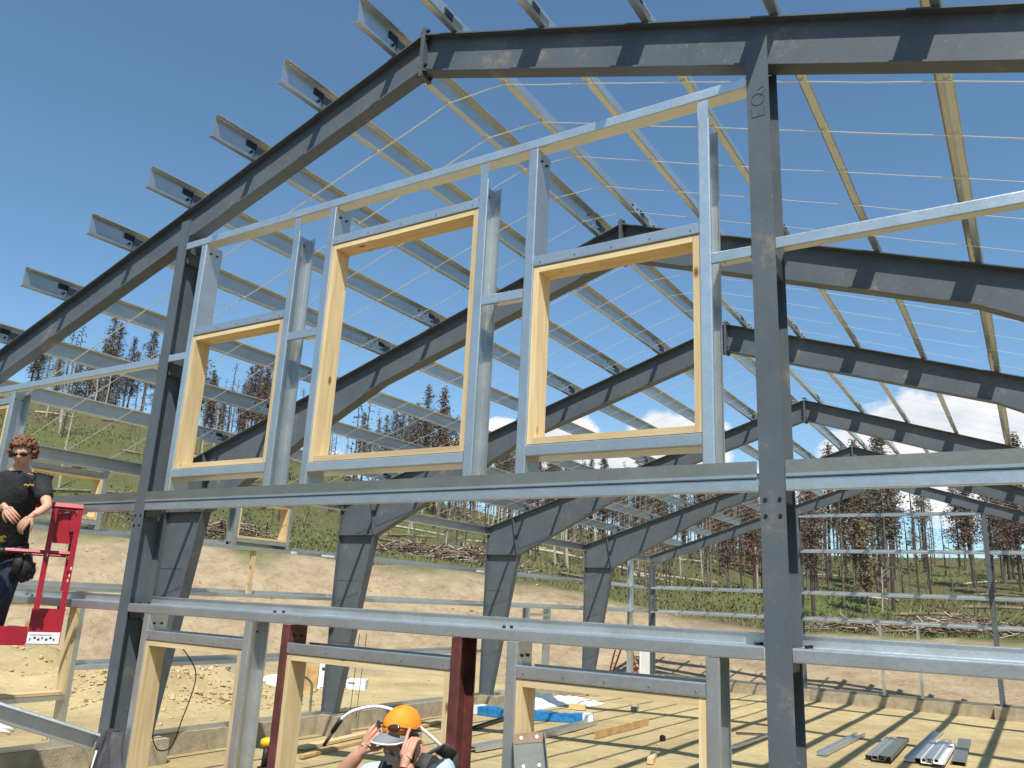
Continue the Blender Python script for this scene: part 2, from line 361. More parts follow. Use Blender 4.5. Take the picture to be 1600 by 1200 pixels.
# ---- roof banding straps running under the purlins
y = .14; sidx = 0
while y < 22.3:
    if min(abs(y-f) for f in YF) > .16:
        mb = MB(); xs = sorted([-WD]+[-v for v in PX]+[0]+PX+[WD]); pts = []
        for i in range(len(xs)-1):
            for q in (0, .5):
                x = xs[i]*(1-q)+xs[i+1]*q; zz = roofz(x)-.004-(.005+.004*sin(y*7+i*2.1) if q else 0)
                if abs(x) < .28: zz = roofz(.27)-.006
                pts.append((x, y+.012*sin(y*3+x), zz))
        pts.append((WD, y, roofz(WD)-.004))
        hw = .0068 if y < 2 else .0052 if y < 4 else .004
        for a, b in zip(pts, pts[1:]):
            mb.sweep(a, b, [(-.001, -hw), (.001, -hw), (.001, hw), (-.001, hw)], (0, 0, 1), STRAP)
        for x in xs[1:-1]:
            if x > .1 and y < 3.5: mb.box((x+.012, y-.006, roofz(x)+.0), (x+.020, y+.006, roofz(x)+.035), STRAP)
        mb.obj('roof_strap', B)
    y += .63; sidx += 1
# ---- end wall columns
def ecol(x, yc, name='endwall_column', yo=.1):
    mb = MB(); zt = roofz(x)-.33
    mb.sweep((x, yo, 0), (x, yo, zt), I_sec(.122, .2, .009, .006), (0, 1, 0), PRIM)
    mb.box((x-.11, yo-.13, -.014), (x+.11, yo+.13, -.001), PRIM)
    f = yo-.1
    if yo < 1:
        mb.box((x-.061, f, zt+.001), (x+.061, f+.008, zt+.13), PRIM)
        for dx in (-.035, .035):
            for z in (2.60, 2.52): mb.tube([(x+dx, f-.004, z), (x+dx, f+.002, z)], .010, BOLT, 8)
    return mb.obj(name, B)
for x in (-XC, XC): ecol(x, 0); ecol(x, 0, yo=YF[5])
# grease pencil letters EQ written sideways on the right hand column
mk = MB()
def stroke(pts): mk.tube([V((XC+a, -.0012, b)) for a, b in pts], .0013, PENC, 5)
zc = 4.72; S_ = .085
def seg(*uv): return [(-.035+v_*S_, zc+u_*S_) for u_, v_ in uv]
stroke(seg((0, 0), (0, .8))); stroke(seg((0, .0), (.62, .0))); stroke(seg((0, .42), (.5, .42))); stroke(seg((0, .8), (.62, .8)))
stroke(seg(*[(1.25+.42*cos(t*pi/8), .42+.42*sin(t*pi/8)) for t in range(17)])); stroke(seg((1.45, .55), (1.9, .95)))
stroke(seg((1.95, .4), (2.15, .8), (1.95, .8)))
mk.obj('pencil_writing', [o for o in B.children if o.name.startswith('endwall_column')][2])
# ---- girts of the front wall
GT = T
def girt_x(x0, x1, z, kind, y0=0, mat=GALV, inner=.058):
    """z girt: outer flange down, inner up.  c: channel, toes up."""
    if kind == 'z': path = [(.012, z-.062), (0, z-.062), (0, z), (.2, z), (.2, z+inner), (.188, z+inner)]
    else: path = [(.012, z+.066), (0, z+.066), (0, z), (.2, z), (.2, z+.066), (.188, z+.066)]
    sec = thick(fil(path), GT); mb = MB(); n = len(sec)
    vs = [V((x0, y0+a, b)) for a, b in sec]+[V((x1, y0+a, b)) for a, b in sec]
    mb.add(vs, [tuple((i, (i+1) % n, (i+1) % n+n, i+n)) for i in range(n)]+[tuple(range(n-1, -1, -1)), tuple(range(n, 2*n))], mat)
    return mb
e1 = .066
spans = [(-WD+.25, -XC-e1), (-XC+e1, XC-e1), (XC+e1, WD-.25)]
def bolts(mb, x, z, y0=0):
    for yy in (.06, .14): mb.tube([(x, y0+yy, z-.006), (x, y0+yy, z+.016)], .011, BOLT, 6)
for a, b in spans:
    mb = girt_x(a, b, 1.912, 'z'); [bolts(mb, q, 1.912) for q in (a+.05, b-.05, a+.32*(b-a), a+.7*(b-a))]; mb.obj('girt', B)
    mb = girt_x(a, b, 2.702, 'z'); [bolts(mb, q, 2.702) for q in (a+.05, b-.05)]; mb.obj('girt', B)
    mb = MB(); mb.prism(thick([(-.0055, 2.790), (-.0055, 2.7055), (.110, 2.7055)], .003), a+.004, b-.004, GALV2, 'x'); mb.prism(thick([(-.0085, 2.724), (-.0085, 2.7095)], .002), a+.004, b-.004, GALV, 'x')
    lo = mb.obj('ledger_angle', B); lo['label'] = 'dull greenish galvanized angle above the girt'
for a, b in ((-1.04, -.735), (.74, 1.05), (2.258, XC-e1), (-XC+e1, -2.258)):
    mb = girt_x(a, b, 3.955, 'z', inner=.05); [bolts(mb, q, 3.955) for q in (a+.03, b-.03)]; mb.obj('girt', B)
girt_x(-WD+.25, -XC-e1, 3.95, 'z').obj('girt', B); girt_x(XC+e1, WD-.25, 3.975, 'z').obj('girt', B)
girt_x(-XC+e1, XC-e1, 4.992, 'z').obj('girt', B)
# clips at columns
for x, sx in ((-XC, 1), (XC, -1), (XC, 1)):
    for z in (1.912, 2.702, 3.9, 4.925):
        if z > 4 and x > 0 and sx > 0: continue
        mb = MB(); mb.box((x+sx*.004, .03, z-.11), (x+sx*.05, .17, z-.105), PRIM); mb.box((x+sx*.05, .03, z-.105), (x+sx*.054, .17, z-.003), PRIM)
        mb.obj('girt_clip', B)
# ---- studs (C sections standing up)
def stud(x, side, z0, z1, mat=GALV, y0=0, w=.065, notch=False, d=.168):
    """web on `side` (+1: right) of the 65 mm wide stud whose left edge is x."""
    xw = x+w if side > 0 else x; xo = x if side > 0 else x+w; s_ = 1 if side > 0 else -1
    path = [(xo, y0+.014), (xo, y0), (xw, y0), (xw, y0+d), (xo, y0+d), (xo, y0+d-.014)]
    sec = thick(fil(path), GT); n = len(sec); mb = MB()
    vs = [V((a, b, z0)) for a, b in sec]+[V((a, b, z1)) for a, b in sec]
    mb.add(vs, [tuple((i, (i+1) % n, (i+1) % n+n, i+n)) for i in range(n)]+[tuple(range(n-1, -1, -1)), tuple(range(n, 2*n))], mat)
    xx = xw+s_*.004
    for z in (z1-.07,):
        for yy in (.05, .115): mb.tube([(xx-.008, y0+yy, z), (xx+.008, y0+yy, z)], .009, BOLT, 6)
    return mb
def opening(x0, x1, zb, zt, sill=True, upper=True, jamb_z0=None, wf='window_frame', hz=.066):
    """timber buck with its steel header and sill between two studs; x0, x1 = inner stud faces"""
    w = .038; root = empty(wf, ((x0+x1)/2, .1, zb), None, None); root.parent = B; root.matrix_parent_inverse = Matrix.Translation(-V(B.location))
    def kid(mb, name):
        o = mb.obj(name); o.parent = root; o.matrix_parent_inverse = Matrix.Translation(-V(root.location)); return o
    j0 = zb if sill else jamb_z0
    yb = .150
    for x, nm in ((x0+.003, 'jamb'), (x1-w-.003, 'jamb')):
        mb = MB(); mb.box((x, .006, j0), (x+w, yb, zt), WV); kid(mb, nm)
    mb = MB(); mb.box((x0+w+.004, .006, zt-w), (x1-w-.004, yb, zt-.001), WX); kid(mb, 'head')
    if sill: mb = MB(); mb.box((x0+w+.004, .006, zb), (x1-w-.004, yb, zb+w), WX); kid(mb, 'sill')
    mb = girt_x(x0+.002, x1-.002, zt+.004, 'c')
    for q in range(5): xx = x0+.05+(x1-x0-.1)*q/4; mb.tube([(xx, -.006, zt+.03), (xx, .002, zt+.03)], .0055, GALV2, 6)
    kid(mb, 'header_channel')
    if sill: mb = girt_x(x0+.002, x1-.002, zb-.072, 'c'); kid(mb, 'sill_channel')
for x, s_ in ((-2.257, 1), (-1.108, -1), (-.735, 1), (.672, -1), (1.053, 1), (2.192, -1)):
    mb = stud(x, s_, 2.715, 4.92 if s_ > 0 else 4.80)
    if s_ < 0:                      # one flange runs up past the notched web
        xw = x
        mb.box((x+.002, .0015, 4.80), (x+.063, .005, 4.92), GALV); mb.box((x, .001, 4.80), (x+.003, .06, 4.92), GALV)
    mb.obj('stud', B)
opening(-2.192, -1.108, 2.965, 4.085); opening(-.67, .672, 2.945, 4.60); opening(1.118, 2.192, 2.96, 4.085)
# lower row
for x, s_ in ((-2.257, 1), (-1.108, -1), (1.053, 1), (2.192, -1)): stud(x, s_, -.02, 1.846).obj('stud', B)
opening(-2.192, -1.108, .45, 1.655); opening(1.118, 2.192, .45, 1.655)
for x, s_ in ((-.735, 1), (.672, -1)):
    o = stud(x, s_, -.02, 1.846, RED).obj('door_jamb', B); o['label'] = 'dark red painted steel door jamb'
opening(-.67, .672, 0, 1.66, sill=False, jamb_z0=-.02, wf='door_frame')
# left bay of the front wall: stud and timber jamb at the picture edge
stud(-4.99, -1, 2.85, 3.88).obj('stud', B); stud(-6.2, 1, 2.85, 3.88).obj('stud', B); opening(-6.135, -4.99, 2.96, 3.75)
# ---- side wall: girts, openings (web horizontal, outside the columns)
def girt_y(y0, y1, z, x, mat=GALV, sx=-1):
    path = [(x-sx*.012, z+.058), (x, z+.058), (x, z), (x+sx*.2, z), (x+sx*.2, z-.06)]
    path = [(x, z-.060), (x, z), (x+sx*.19, z), (x+sx*.19, z+.058)]
    sec = thick(fil(path), T); mb = MB(); n = len(sec)
    vs = [V((a, y0, b)) for a, b in sec]+[V((a, y1, b)) for a, b in sec]
    mb.add(vs, [tuple((i, (i+1) % n, (i+1) % n+n, i+n)) for i in range(n)]+[tuple(range(n-1, -1, -1)), tuple(range(n, 2*n))], mat)
    return mb
for k in range(5):
    for z in (2.755, 1.99, .96):
        if z < 1 and k in (3, 4): continue
        if z < 1 and k == 0:
            girt_y(2.70, YF[1]-.01, z, -7.5).obj('girt', B); continue
        mb = girt_y(YF[k]+.01, YF[k+1]-.01, z, -7.5)
        if z > 2.5 and k in (1, 2): 
            yy = YF[k+1]-.45; mb.box((-7.498, yy, z-.05), (-7.494, yy+.32, z-.012), WHITE)
            if k == 1: mb.box((-7.498, 6.3, z-.05), (-7.494, 6.43, z-.012), WHITE)
        mb.obj('girt', B)
def side_stud(y, side, z0, z1):
    w = .065; yw = y+w if side > 0 else y; yo = y if side > 0 else y+w
    sec = thick([(-7.514, yo), (-7.5, yo), (-7.5, yw), (-7.69, yw), (-7.69, yo), (-7.676, yo)], T); n = len(sec); mb = MB()
    vs = [V((a, b, z0)) for a, b in sec]+[V((a, b, z1)) for a, b in sec]
    mb.add(vs, [tuple((i, (i+1) % n, (i+1) % n+n, i+n)) for i in range(n)]+[tuple(range(n-1, -1, -1)), tuple(range(n, 2*n))], GALV)
    return mb.obj('stud', B)
def side_opening(y0, y1, zb, zt, sill=True, nm='window_frame', timber=True):
    root = empty(nm, (-7.6, (y0+y1)/2, zb), None, None); root.parent = B; root.matrix_parent_inverse = Matrix.Translation(-V(B.location)); w = .038
    def kid(mb, name):
        o = mb.obj(name); o.parent = root; o.matrix_parent_inverse = Matrix.Translation(-V(root.location)); return o
    if timber:
        for y in (y0+.002, y1-w-.002): mb = MB(); mb.box((-7.505, y, zb), (-7.688, y+w, zt), WV); kid(mb, 'jamb')
        mb = MB(); mb.box((-7.505, y0+w+.003, zt-w), (-7.688, y1-w-.003, zt-.001), WY); kid(mb, 'head')
        if sill: mb = MB(); mb.box((-7.505, y0+w+.003, zb), (-7.688, y1-w-.003, zb+w), WY); kid(mb, 'sill')
    def chan(z):
        mb = MB(); mb.prism(thick([(-7.5, z+.06), (-7.5, z), (-7.69, z), (-7.69, z+.06)], T), y0+.001, y1-.001, GALV)
        o = MB(); sec = thick([(-7.5, z+.06), (-7.5, z), (-7.69, z), (-7.69, z+.06)], T); n = len(sec)
        vs = [V((a, y0+.001, b)) for a, b in sec]+[V((a, y1-.001, b)) for a, b in sec]
        o.add(vs, [tuple((i, (i+1) % n, (i+1) % n+n, i+n)) for i in range(n)]+[tuple(range(n-1, -1, -1)), tuple(range(n, 2*n))], GALV); return o
    kid(chan(zt+.004), 'header_channel')
    if sill: kid(chan(zb-.066), 'sill_channel')
side_stud(2.63, -1, 2.765, 3.60); side_stud(1.55, 1, 2.765, 3.60); side_opening(1.615, 2.63, 2.90, 3.50)
side_stud(2.63, -1, 0, 1.93); side_stud(1.45, 1, 0, 1.93); side_opening(1.515, 2.63, .60, 1.76)
side_stud(6.17, -1, 2.765, 3.60); side_stud(5.02, 1, 2.765, 3.60); side_opening(5.085, 6.17, 2.88, 3.50)
side_stud(15.66, -1, 0, 1.93); side_stud(14.58, 1, 0, 1.93); side_opening(14.645, 15.66, 0, 1.74, sill=False, nm='door_frame', timber=False)
side_stud(21.1, 1, 0, 3.60)
mb = MB(); mb.box((-7.53, 5.47, 1.995), (-7.57, 5.56, 2.69), WV); mb.obj('timber_post', B)
# ---- rear wall girts and studs
for x0, x1 in ((-7.38, -XC-e1), (-XC+e1, XC-e1), (XC+e1, 7.38)):
    for z in (1.99, 2.76, 4.0): 
        if z > 3.9 and x0 != -XC+e1: continue
        girt_x(x0, x1, z, 'z', YF[5]-.1).obj('girt', B)
girt_x(-XC+e1, XC-e1, 5.08, 'z', YF[5]-.1).obj('girt', B)
girt_x(XC+e1, 6.4, 4.0, 'z', YF[5]-.1).obj('girt', B)
for x in (-.38, .60): stud(x, 1, 0, 1.93, y0=YF[5]-.1).obj('stud', B)
for x in (-4.4, -2.98):
    pass
# ---- base channels and foundation
mb = MB(); mb.box((-7.70, .2, -.045), (-7.50, YF[5], -.012), GALV); mb.box((-7.5, .2, -.045), (-7.494, YF[5], .025), GALV); mb.obj('base_channel', B)
mb = MB(); mb.box((-7.5, YF[5]+.09, -.045), (7.5, YF[5]+.2, -.012), GALV); mb.box((-7.49, YF[5]+.084, -.045), (7.49, YF[5]+.09, .03), GALV2); mb.obj('base_channel', B)
mb = MB()
mb.box((-7.78, -.1, -.7), (-7.44, 22.8, -.048), CONC); mb.box((7.44, -.1, -.7), (7.78, 22.8, -.048), CONC)
mb.box((-7.43, 22.42, -.7), (7.43, 22.76, -.048), CONC); mb.box((-7.43, -.10, -.7), (-.9, .22, -.048), CONC); mb.box((.9, -.10, -.7), (7.43, .22, -.048), CONC)
for k in range(6):
    for sx in (-1, 1): mb.prism([(sx*7.43, YF[k]-.22), (sx*6.98, YF[k]-.2), (sx*6.98, YF[k]+.2), (sx*7.43, YF[k]+.22)], -.6, -.016, CONC, 'z')
for x in (-XC, XC): mb.box((x-.2, 22.15, -.6), (x+.2, 22.415, -.016), CONC)
mb.obj('foundation_wall', B)
# ------------------------------------------------------------ terrain
def interp(t, x):
    if x <= t[0][0]: return t[0][1]
    for (a, b), (c, d) in zip(t, t[1:]):
        if x <= c: return b+(d-b)*(x-a)/(c-a)
    return t[-1][1]
SKYT = [(-180, .13), (-110, .15), (-90, .17), (-75, .185), (-65, .188), (-58, .183), (-49, .158), (-37, .112), (-23, .078), (-11, .067), (0, .067), (15, .07), (40, .10), (60, .12), (120, .13)]  # unseen hill behind the camera is added to darken reflections in the front steel
CRT = [(-180, .03), (-80, .03), (-64, .046), (-57, .052), (-49, .045), (-42, .036), (-36, .032), (-28, .015), (-21, -.005), (-15, -.018), (-6, -.018), (0, -.016), (30, -.01), (60, .02)]
def prof(az):
    rs = interp([(-90, 80), (-60, 85), (-30, 105), (0, 120), (60, 120)], az)
    return 28.2, 36+2.0*noise.noise(V((az*.13, 0, 3))), CAM.z+36*interp(CRT, az), rs, CAM.z+rs*interp(SKYT, az)
def ground(x, y, detail=True):
    dx, dy = x-CAM.x, y-CAM.y; r = hypot(dx, dy); az = math.degrees(atan2(dx, dy))
    if az > 120: az = 120
    rtoe, rc, zc_, rs, zs = prof(az)
    blend = 1.0
    if r < rtoe: z = FLOOR
    elif r < rc: t = (r-rtoe)/(rc-rtoe); t = t*t*(3-2*t)*.5+t*.5; z = FLOOR+(zc_-FLOOR)*t
    elif r < rs: t = (r-rc)/(rs-rc); z = zc_+(zs-zc_)*(t*.8+.2*sin(t*pi/2))
    else: z = zs-(r-rs)*.10*min(1, (r-rs)/40) if r < rs+120 else zs-12
    z = FLOOR+(z-FLOOR)*blend
    if detail:
        k = min(1, max(0, (r-26)/10))
        z += k*.35*noise.noise(V((x*.09, y*.09, 0)))*(1 if r < 200 else 3)+k*.10*noise.noise(V((x*.6, y*.6, 5)))
        for mx, my, mr, mh in ((-14.2, 9.0, 3.2, .62), (-12.6, 7.0, 1.8, .35), (-18.5, 7.2, 3.8, .75), (-21, 4.5, 4, .9), (-17.5, 11.5, 2.6, .35)):
            d = hypot(x-mx, y-my)/mr
            if d < 1: z += mh*(1-d*d)**2*(1+.5*noise.noise(V((x*1.3, y*1.3, 1))))+.13*(1-d)*noise.noise(V((x*3.2, y*3.2, 7)))
        if -24 < x < -8 and r < 30: z += .05*abs(noise.noise(V((x*1.9, y*1.9, 2))))
        if abs(x) < 7.4 and .3 < y < 22.3: z += .02*noise.noise(V((x*.8, y*.8, 9)))
    return z
def terrain():
    azs = [i*.6-100 for i in range(int(145/.6))]; azs += [45+i*5 for i in range(0, 43)]
    rs = [0.01]; r = .6
    while r < 24: rs.append(r); r += .45
    while r < 60: rs.append(r); r += .55
    while r < 160: rs.append(r); r *= 1.025
    while r < 4000: rs.append(r); r *= 1.3
    n = len(azs); vs = []; fs = []; z1 = []
    for r in rs:
        for a in azs:
            x = CAM.x+r*sin(R(a)); y = CAM.y+r*cos(R(a)); vs.append((x, y, ground(x, y)))
            aa = a if a < 120 else (a-360 if a > 180 else 120)
            rt_, rc, _, rr, _ = prof(aa); w = 1.6*noise.noise(V((x*.35, y*.35, 0)))+.8*noise.noise(V((x*1.1, y*1.1, 4)))
            inside = 1.0 if (abs(x) < 7.5 and 0 < y < 22.5) else 0.0
            inside = min(1, max(0, (y+1.6+w*.4)/1.2))  # mask falls to zero in front of the wall, where the added dark ground lies
            z1.append((min(1, max(0, (r-rt_+1.4+w)/1.5)), min(1, max(0, (r-rc+1.6+w)/2.2)), inside, 1))
    for i in range(len(rs)-1):
        for j in range(n): fs.append((i*n+j, i*n+(j+1) % n, (i+1)*n+(j+1) % n, (i+1)*n+j))
    me = bpy.data.meshes.new('ground'); me.from_pydata(vs, [], fs); me.polygons.foreach_set('use_smooth', [True]*len(fs))
    ca = me.color_attributes.new('cover', 'FLOAT_COLOR', 'POINT')
    ca.data.foreach_set('color', [c for q in z1 for c in q])
    o = bpy.data.objects.new('ground', me); COL.objects.link(o); tag(o, kind='structure')
    m = bpy.data.materials.new('site_ground'); m.use_nodes = True; nt = m.node_tree; N = nt.nodes; Lk = nt.links.new
    b = N['Principled BSDF']; b.inputs['Roughness'].default_value = .95; b.inputs['Specular IOR Level'].default_value = .15
    at_ = N.new('ShaderNodeAttribute'); at_.attribute_name = 'cover'; sp = N.new('ShaderNodeSeparateColor'); Lk(at_.outputs['Color'], sp.inputs[0])
    tc = N.new('ShaderNodeTexCoord')
    def nz(sc, det=8, ro=.6, st=None, dist=0):
        n = N.new('ShaderNodeTexNoise'); n.inputs['Scale'].default_value = sc; n.inputs['Detail'].default_value = det; n.inputs['Roughness'].default_value = ro; n.inputs['Distortion'].default_value = dist
        if st: mp = N.new('ShaderNodeMapping'); mp.inputs['Scale'].default_value = st; mp.inputs['Rotation'].default_value = (0, 0, .5); Lk(tc.outputs['Object'], mp.inputs[0]); Lk(mp.outputs[0], n.inputs['Vector'])
        else: Lk(tc.outputs['Object'], n.inputs['Vector'])
        return n.outputs[0]
    def ramp(v, *st):
        c = N.new('ShaderNodeValToRGB'); e = c.color_ramp.elements
        e[0].position = st[0][0]; e[0].color = (*st[0][1], 1); e[1].position = st[-1][0]; e[1].color = (*st[-1][1], 1)
        for p, q in st[1:-1]: x = e.new(p); x.color = (*q, 1)
        Lk(v, c.inputs[0]); return c.outputs[0]
    def mix(f, a, c):
        x = N.new('ShaderNodeMixRGB'); Lk(f, x.inputs[0]); Lk(a, x.inputs[1]); Lk(c, x.inputs[2]); return x.outputs[0]
    sand = ramp(nz(1.1, 10, .65), (.3, (.43, .33, .16)), (.7, (.59, .47, .25)))
    bank = ramp(nz(.9, 12, .78), (.30, (.22, .16, .10)), (.48, (.345, .265, .165)), (.70, (.46, .36, .235)))
    spk = ramp(nz(4.2, 10, .82, (1, 1.8, 1), .8), (.535, (0, 0, 0)), (.66, (.75, .75, .75)))
    dk = N.new('ShaderNodeRGB'); dk.outputs[0].default_value = (.15, .11, .06, 1)
    bank = mix(spk, bank, dk.outputs[0])
    hill = ramp(nz(.16, 9, .72), (.28, (.085, .062, .04)), (.42, (.125, .105, .055)), (.50, (.10, .105, .04)), (.62, (.105, .135, .04)), (.76, (.16, .14, .07)))
    spk2 = ramp(nz(1.3, 8, .75, (1, 2.6, 1)), (.56, (0, 0, 0)), (.68, (.8, .8, .8)))
    br = N.new('ShaderNodeRGB'); br.outputs[0].default_value = (.085, .058, .038, 1); hill = mix(spk2, hill, br.outputs[0])
    spk3 = ramp(nz(2.3, 6, .8, (.6, 3.4, 1)), (.66, (0, 0, 0)), (.72, (.7, .7, .7)))
    pl = N.new('ShaderNodeRGB'); pl.outputs[0].default_value = (.36, .30, .20, 1); hill = mix(spk3, hill, pl.outputs[0])
    blot = ramp(nz(.45, 7, .7, (1, .5, 1)), (.47, (0, 0, 0)), (.66, (.55, .55, .55))); dmp = N.new('ShaderNodeRGB'); dmp.outputs[0].default_value = (.30, .225, .115, 1); sand = mix(blot, sand, dmp.outputs[0])
    # small dark clods scattered on the sand
    cl = ramp(nz(8, 6, .7), (.61, (0, 0, 0)), (.69, (.7, .7, .7))); sand = mix(cl, sand, dk.outputs[0])
    bounce_cut_soil = ramp(nz(1.4, 9, .7), (.3, (.11, .08, .05)), (.7, (.20, .15, .10))); c = mix(sp.outputs[2], bounce_cut_soil, mix(sp.outputs[0], sand, bank)); c = mix(sp.outputs[1], c, hill); Lk(c, b.inputs['Base Color'])  # dark ground added out of view in front, to cut bounce light on the steel
    bp = N.new('ShaderNodeBump'); bp.inputs['Strength'].default_value = 1.0; bp.inputs['Distance'].default_value = .10; Lk(nz(3.2, 12, .72), bp.inputs['Height'])
    Lk(bp.outputs[0], b.inputs['Normal'])
    me.materials.append(m)
    return o
terrain()
# ------------------------------------------------------------ trees
def pine(seed, h, c0, rad, dens, leafm, barkm, lean=0, bare=.0):
    rn = random.Random(seed); tr = MB(); n = 7; pts = []; rr = []
    for i in range(n+1):
        t = i/n; pts.append((lean*t*h+.10*sin(seed+3*t), .10*cos(seed*2+4*t)*t, t*h-.3*(i == 0))); rr.append(.105*h/9*(1-t*.88)+.008)
    tr.tube(pts, rr, barkm, 6)
    cr = MB(); nb = int(h*dens)
    def pos(t):
        i = min(n-1, int(t*n)); f = t*n-i; return V(pts[i]).lerp(V(pts[i+1]), f)
    for i in range(nb):
        t = c0+(1-c0)*(i+rn.random())/nb; t = min(.995, t); p = pos(t); q = (t-c0)/(1-c0)
        L = rad*(sin(pi*min(1, .18+q*.86))**.8)*(.45+.8*rn.random())*(1 if q < .86 else 1.2); a = rn.random()*2*pi
        dirn = V((cos(a), sin(a), 0)); droop = rn.uniform(-.5, .12) if q < .8 else rn.uniform(.1, .8)
        p1 = p+dirn*L*.55+V((0, 0, L*droop*.3)); p2 = p+dirn*L+V((0, 0, L*droop))
        cr.tube([p, p1, p2], [.018, .012, .004], barkm, 3, cap=False)
        if rn.random() < bare: continue
        for k in range(int(9+L*17)):
            f = rn.uniform(.2, 1.05); c = p.lerp(p2, f)+V((rn.gauss(0, .12), rn.gauss(0, .12), rn.gauss(-.05, .12)))
            s = rn.uniform(.028, .072); u = V((rn.gauss(0, 1), rn.gauss(0, 1), rn.gauss(0, .6))).normalized(); w = u.cross(V((rn.random(), rn.random(), rn.random()-.5))).normalized()
            cr.add([c-u*s*1.6, c+w*s*.7, c+u*s*1.5, c-w*s*.8], [(0, 1, 2, 3)], leafm)
    # stubs of dead limbs below the crown
    for i in range(int(h*3)):
        t = rn.uniform(.12, c0+.1); p = pos(t); a = rn.random()*6.28; L = rn.uniform(.15, .6)
        cr.tube([p, p+V((cos(a)*L, sin(a)*L, rn.uniform(-.25, .1)*L))], [.012, .004], barkm, 3, cap=False)
    return tr, cr
def snag(seed, h):
    rn = random.Random(seed); tr = MB(); lean = rn.uniform(-.12, .12)
    tr.tube([(0, 0, -.2), (lean*h*.5, .05*h*rn.uniform(-1, 1), h*.5), (lean*h, 0, h)], [.06, .045, .02], PALE, 5)
    cr = MB()
    for i in range(9):
        t = rn.uniform(.35, .98); a = rn.random()*6.28; L = rn.uniform(.15, .5)
        p = V((lean*h*t, 0, h*t)); cr.tube([p, p+V((cos(a)*L, sin(a)*L, L*rn.uniform(.2, .9)))], [.012, .004], PALE, 3, cap=False)
    return tr, cr
KINDS = []
def proto(name, pr, crown='crown'):
    tr, cr = pr
    r = bpy.data.objects.new(name, None)
    a = tr.obj('trunk'); b = cr.obj(crown); a.parent = r; b.parent = r
    return r, a, b
for i, (h, c0, rad, dens, lm, bm, bare, nm) in enumerate((
    (9.2, .36, 1.1, 15, RUST, BARK, .05, 'rust'), (8.6, .26, .95, 17, RUST, BARK, 0, 'rust'), (7.4, .25, 1.0, 17, RUST, BARK2, 0, 'rust'),
    (9.8, .38, 1.0, 15, DRKN, BARK, .08, 'char'), (8.8, .32, .9, 15, DRKN, BARK, .1, 'char'), (7.8, .42, .95, 14, OLIV, BARK2, .1, 'olive'),
    (9.0, .42, .9, 12, OLIV, BARK, .1, 'olive'), (8.4, .3, .55, 8, DRKN, BARK, .85, 'bare'), (7.2, .3, .5, 9, DRKN, BARK2, .9, 'bare'), (6.4, .22, .75, 18, OLIV, BARK2, 0, 'olive'))):
    KINDS.append((nm, proto('burnt_pine', pine(11+i*7, h, c0, rad, dens, lm, bm, lean=random.uniform(-.03, .03), bare=bare))))
SNG = [proto('pale_snag', snag(5+i, 1.7+i*.55), 'branches') for i in range(5)]
used = set()
def plant(pr, x, y, s, rot, name, label, cat, group, tilt=0):
    key = id(pr[0]); 
    if key not in used: used.add(key); o, a, b = pr; COL.objects.link(o)
    else:
        o = pr[0].copy(); COL.objects.link(o)
        for c in pr[1:]: d = c.copy(); COL.objects.link(d); d.parent = o
    o.name = name; o.location = (x, y, ground(x, y)-.05); o.rotation_euler = (tilt, tilt*.6, rot); o.scale = (s, s, s)
    tag(o, label, cat, group); return o
LAB = {'rust': ('pine with scorched rust-brown needles', 'rust-brown pines'), 'char': ('charred pine with dark needles', 'charred pines'),
       'olive': ('pine with olive-brown needles', 'olive-brown pines'), 'bare': ('bare blackened pine trunk', 'bare burnt pines')}
ZT = ((45, 'above the man in the lift'), (120, 'just right of the man in the lift'), (185, 'midway between the lift and the left column'), (300, 'beside the left column'), (440, 'seen through the smallest upper window'),
      (545, 'left edge of the tallest upper window'), (610, 'left part of the tallest upper window'), (665, 'middle of the tallest upper window'), (735, 'right part of the tallest upper window'), (825, 'between the two right upper windows'),
      (900, 'below left of the right upper window'), (960, 'below the middle of the right upper window'), (1020, 'behind the far corner column'), (1090, 'just right of the far corner column'), (1150, 'midway between far corner and right column'), (1245, 'hidden partly by the right column'),
      (1290, 'just right of the right column'), (1330, 'in the left part of the rear middle bay'), (1370, 'left of the middle of the rear bay'), (1412, 'at the middle of the rear bay'), (1450, 'right of the middle of the rear bay'), (1500, 'in the right part of the rear bay'), (1545, 'at the right rear column'), (1590, 'right of the right rear column'), (9999, 'at the right picture edge'))
def zoneof(px):
    return [z for l, z in ZT if px < l][0]
rn = random.Random(21); placed = []
def put(px, r, kind=None, s=1.0, jig=0):
    a = atan2((fw+rt*((px-800)/FPX)-up*(.25)).x, (fw+rt*((px-800)/FPX)-up*(.25)).y)
    x = CAM.x+r*sin(a); y = CAM.y+r*cos(a); i = rn.randrange(10) if kind is None else kind
    nm, pr = KINDS[i]; zone = zoneof(px)
    placed.append((x, y))
    return plant(pr, x, y, s*rn.uniform(.92, 1.08)*(1.12 if px < 760 else 1), rn.random()*6.28, 'burnt_pine', LAB[nm][0]+', '+zone, 'tree', LAB[nm][1]+', '+zone, rn.uniform(-.03, .03))
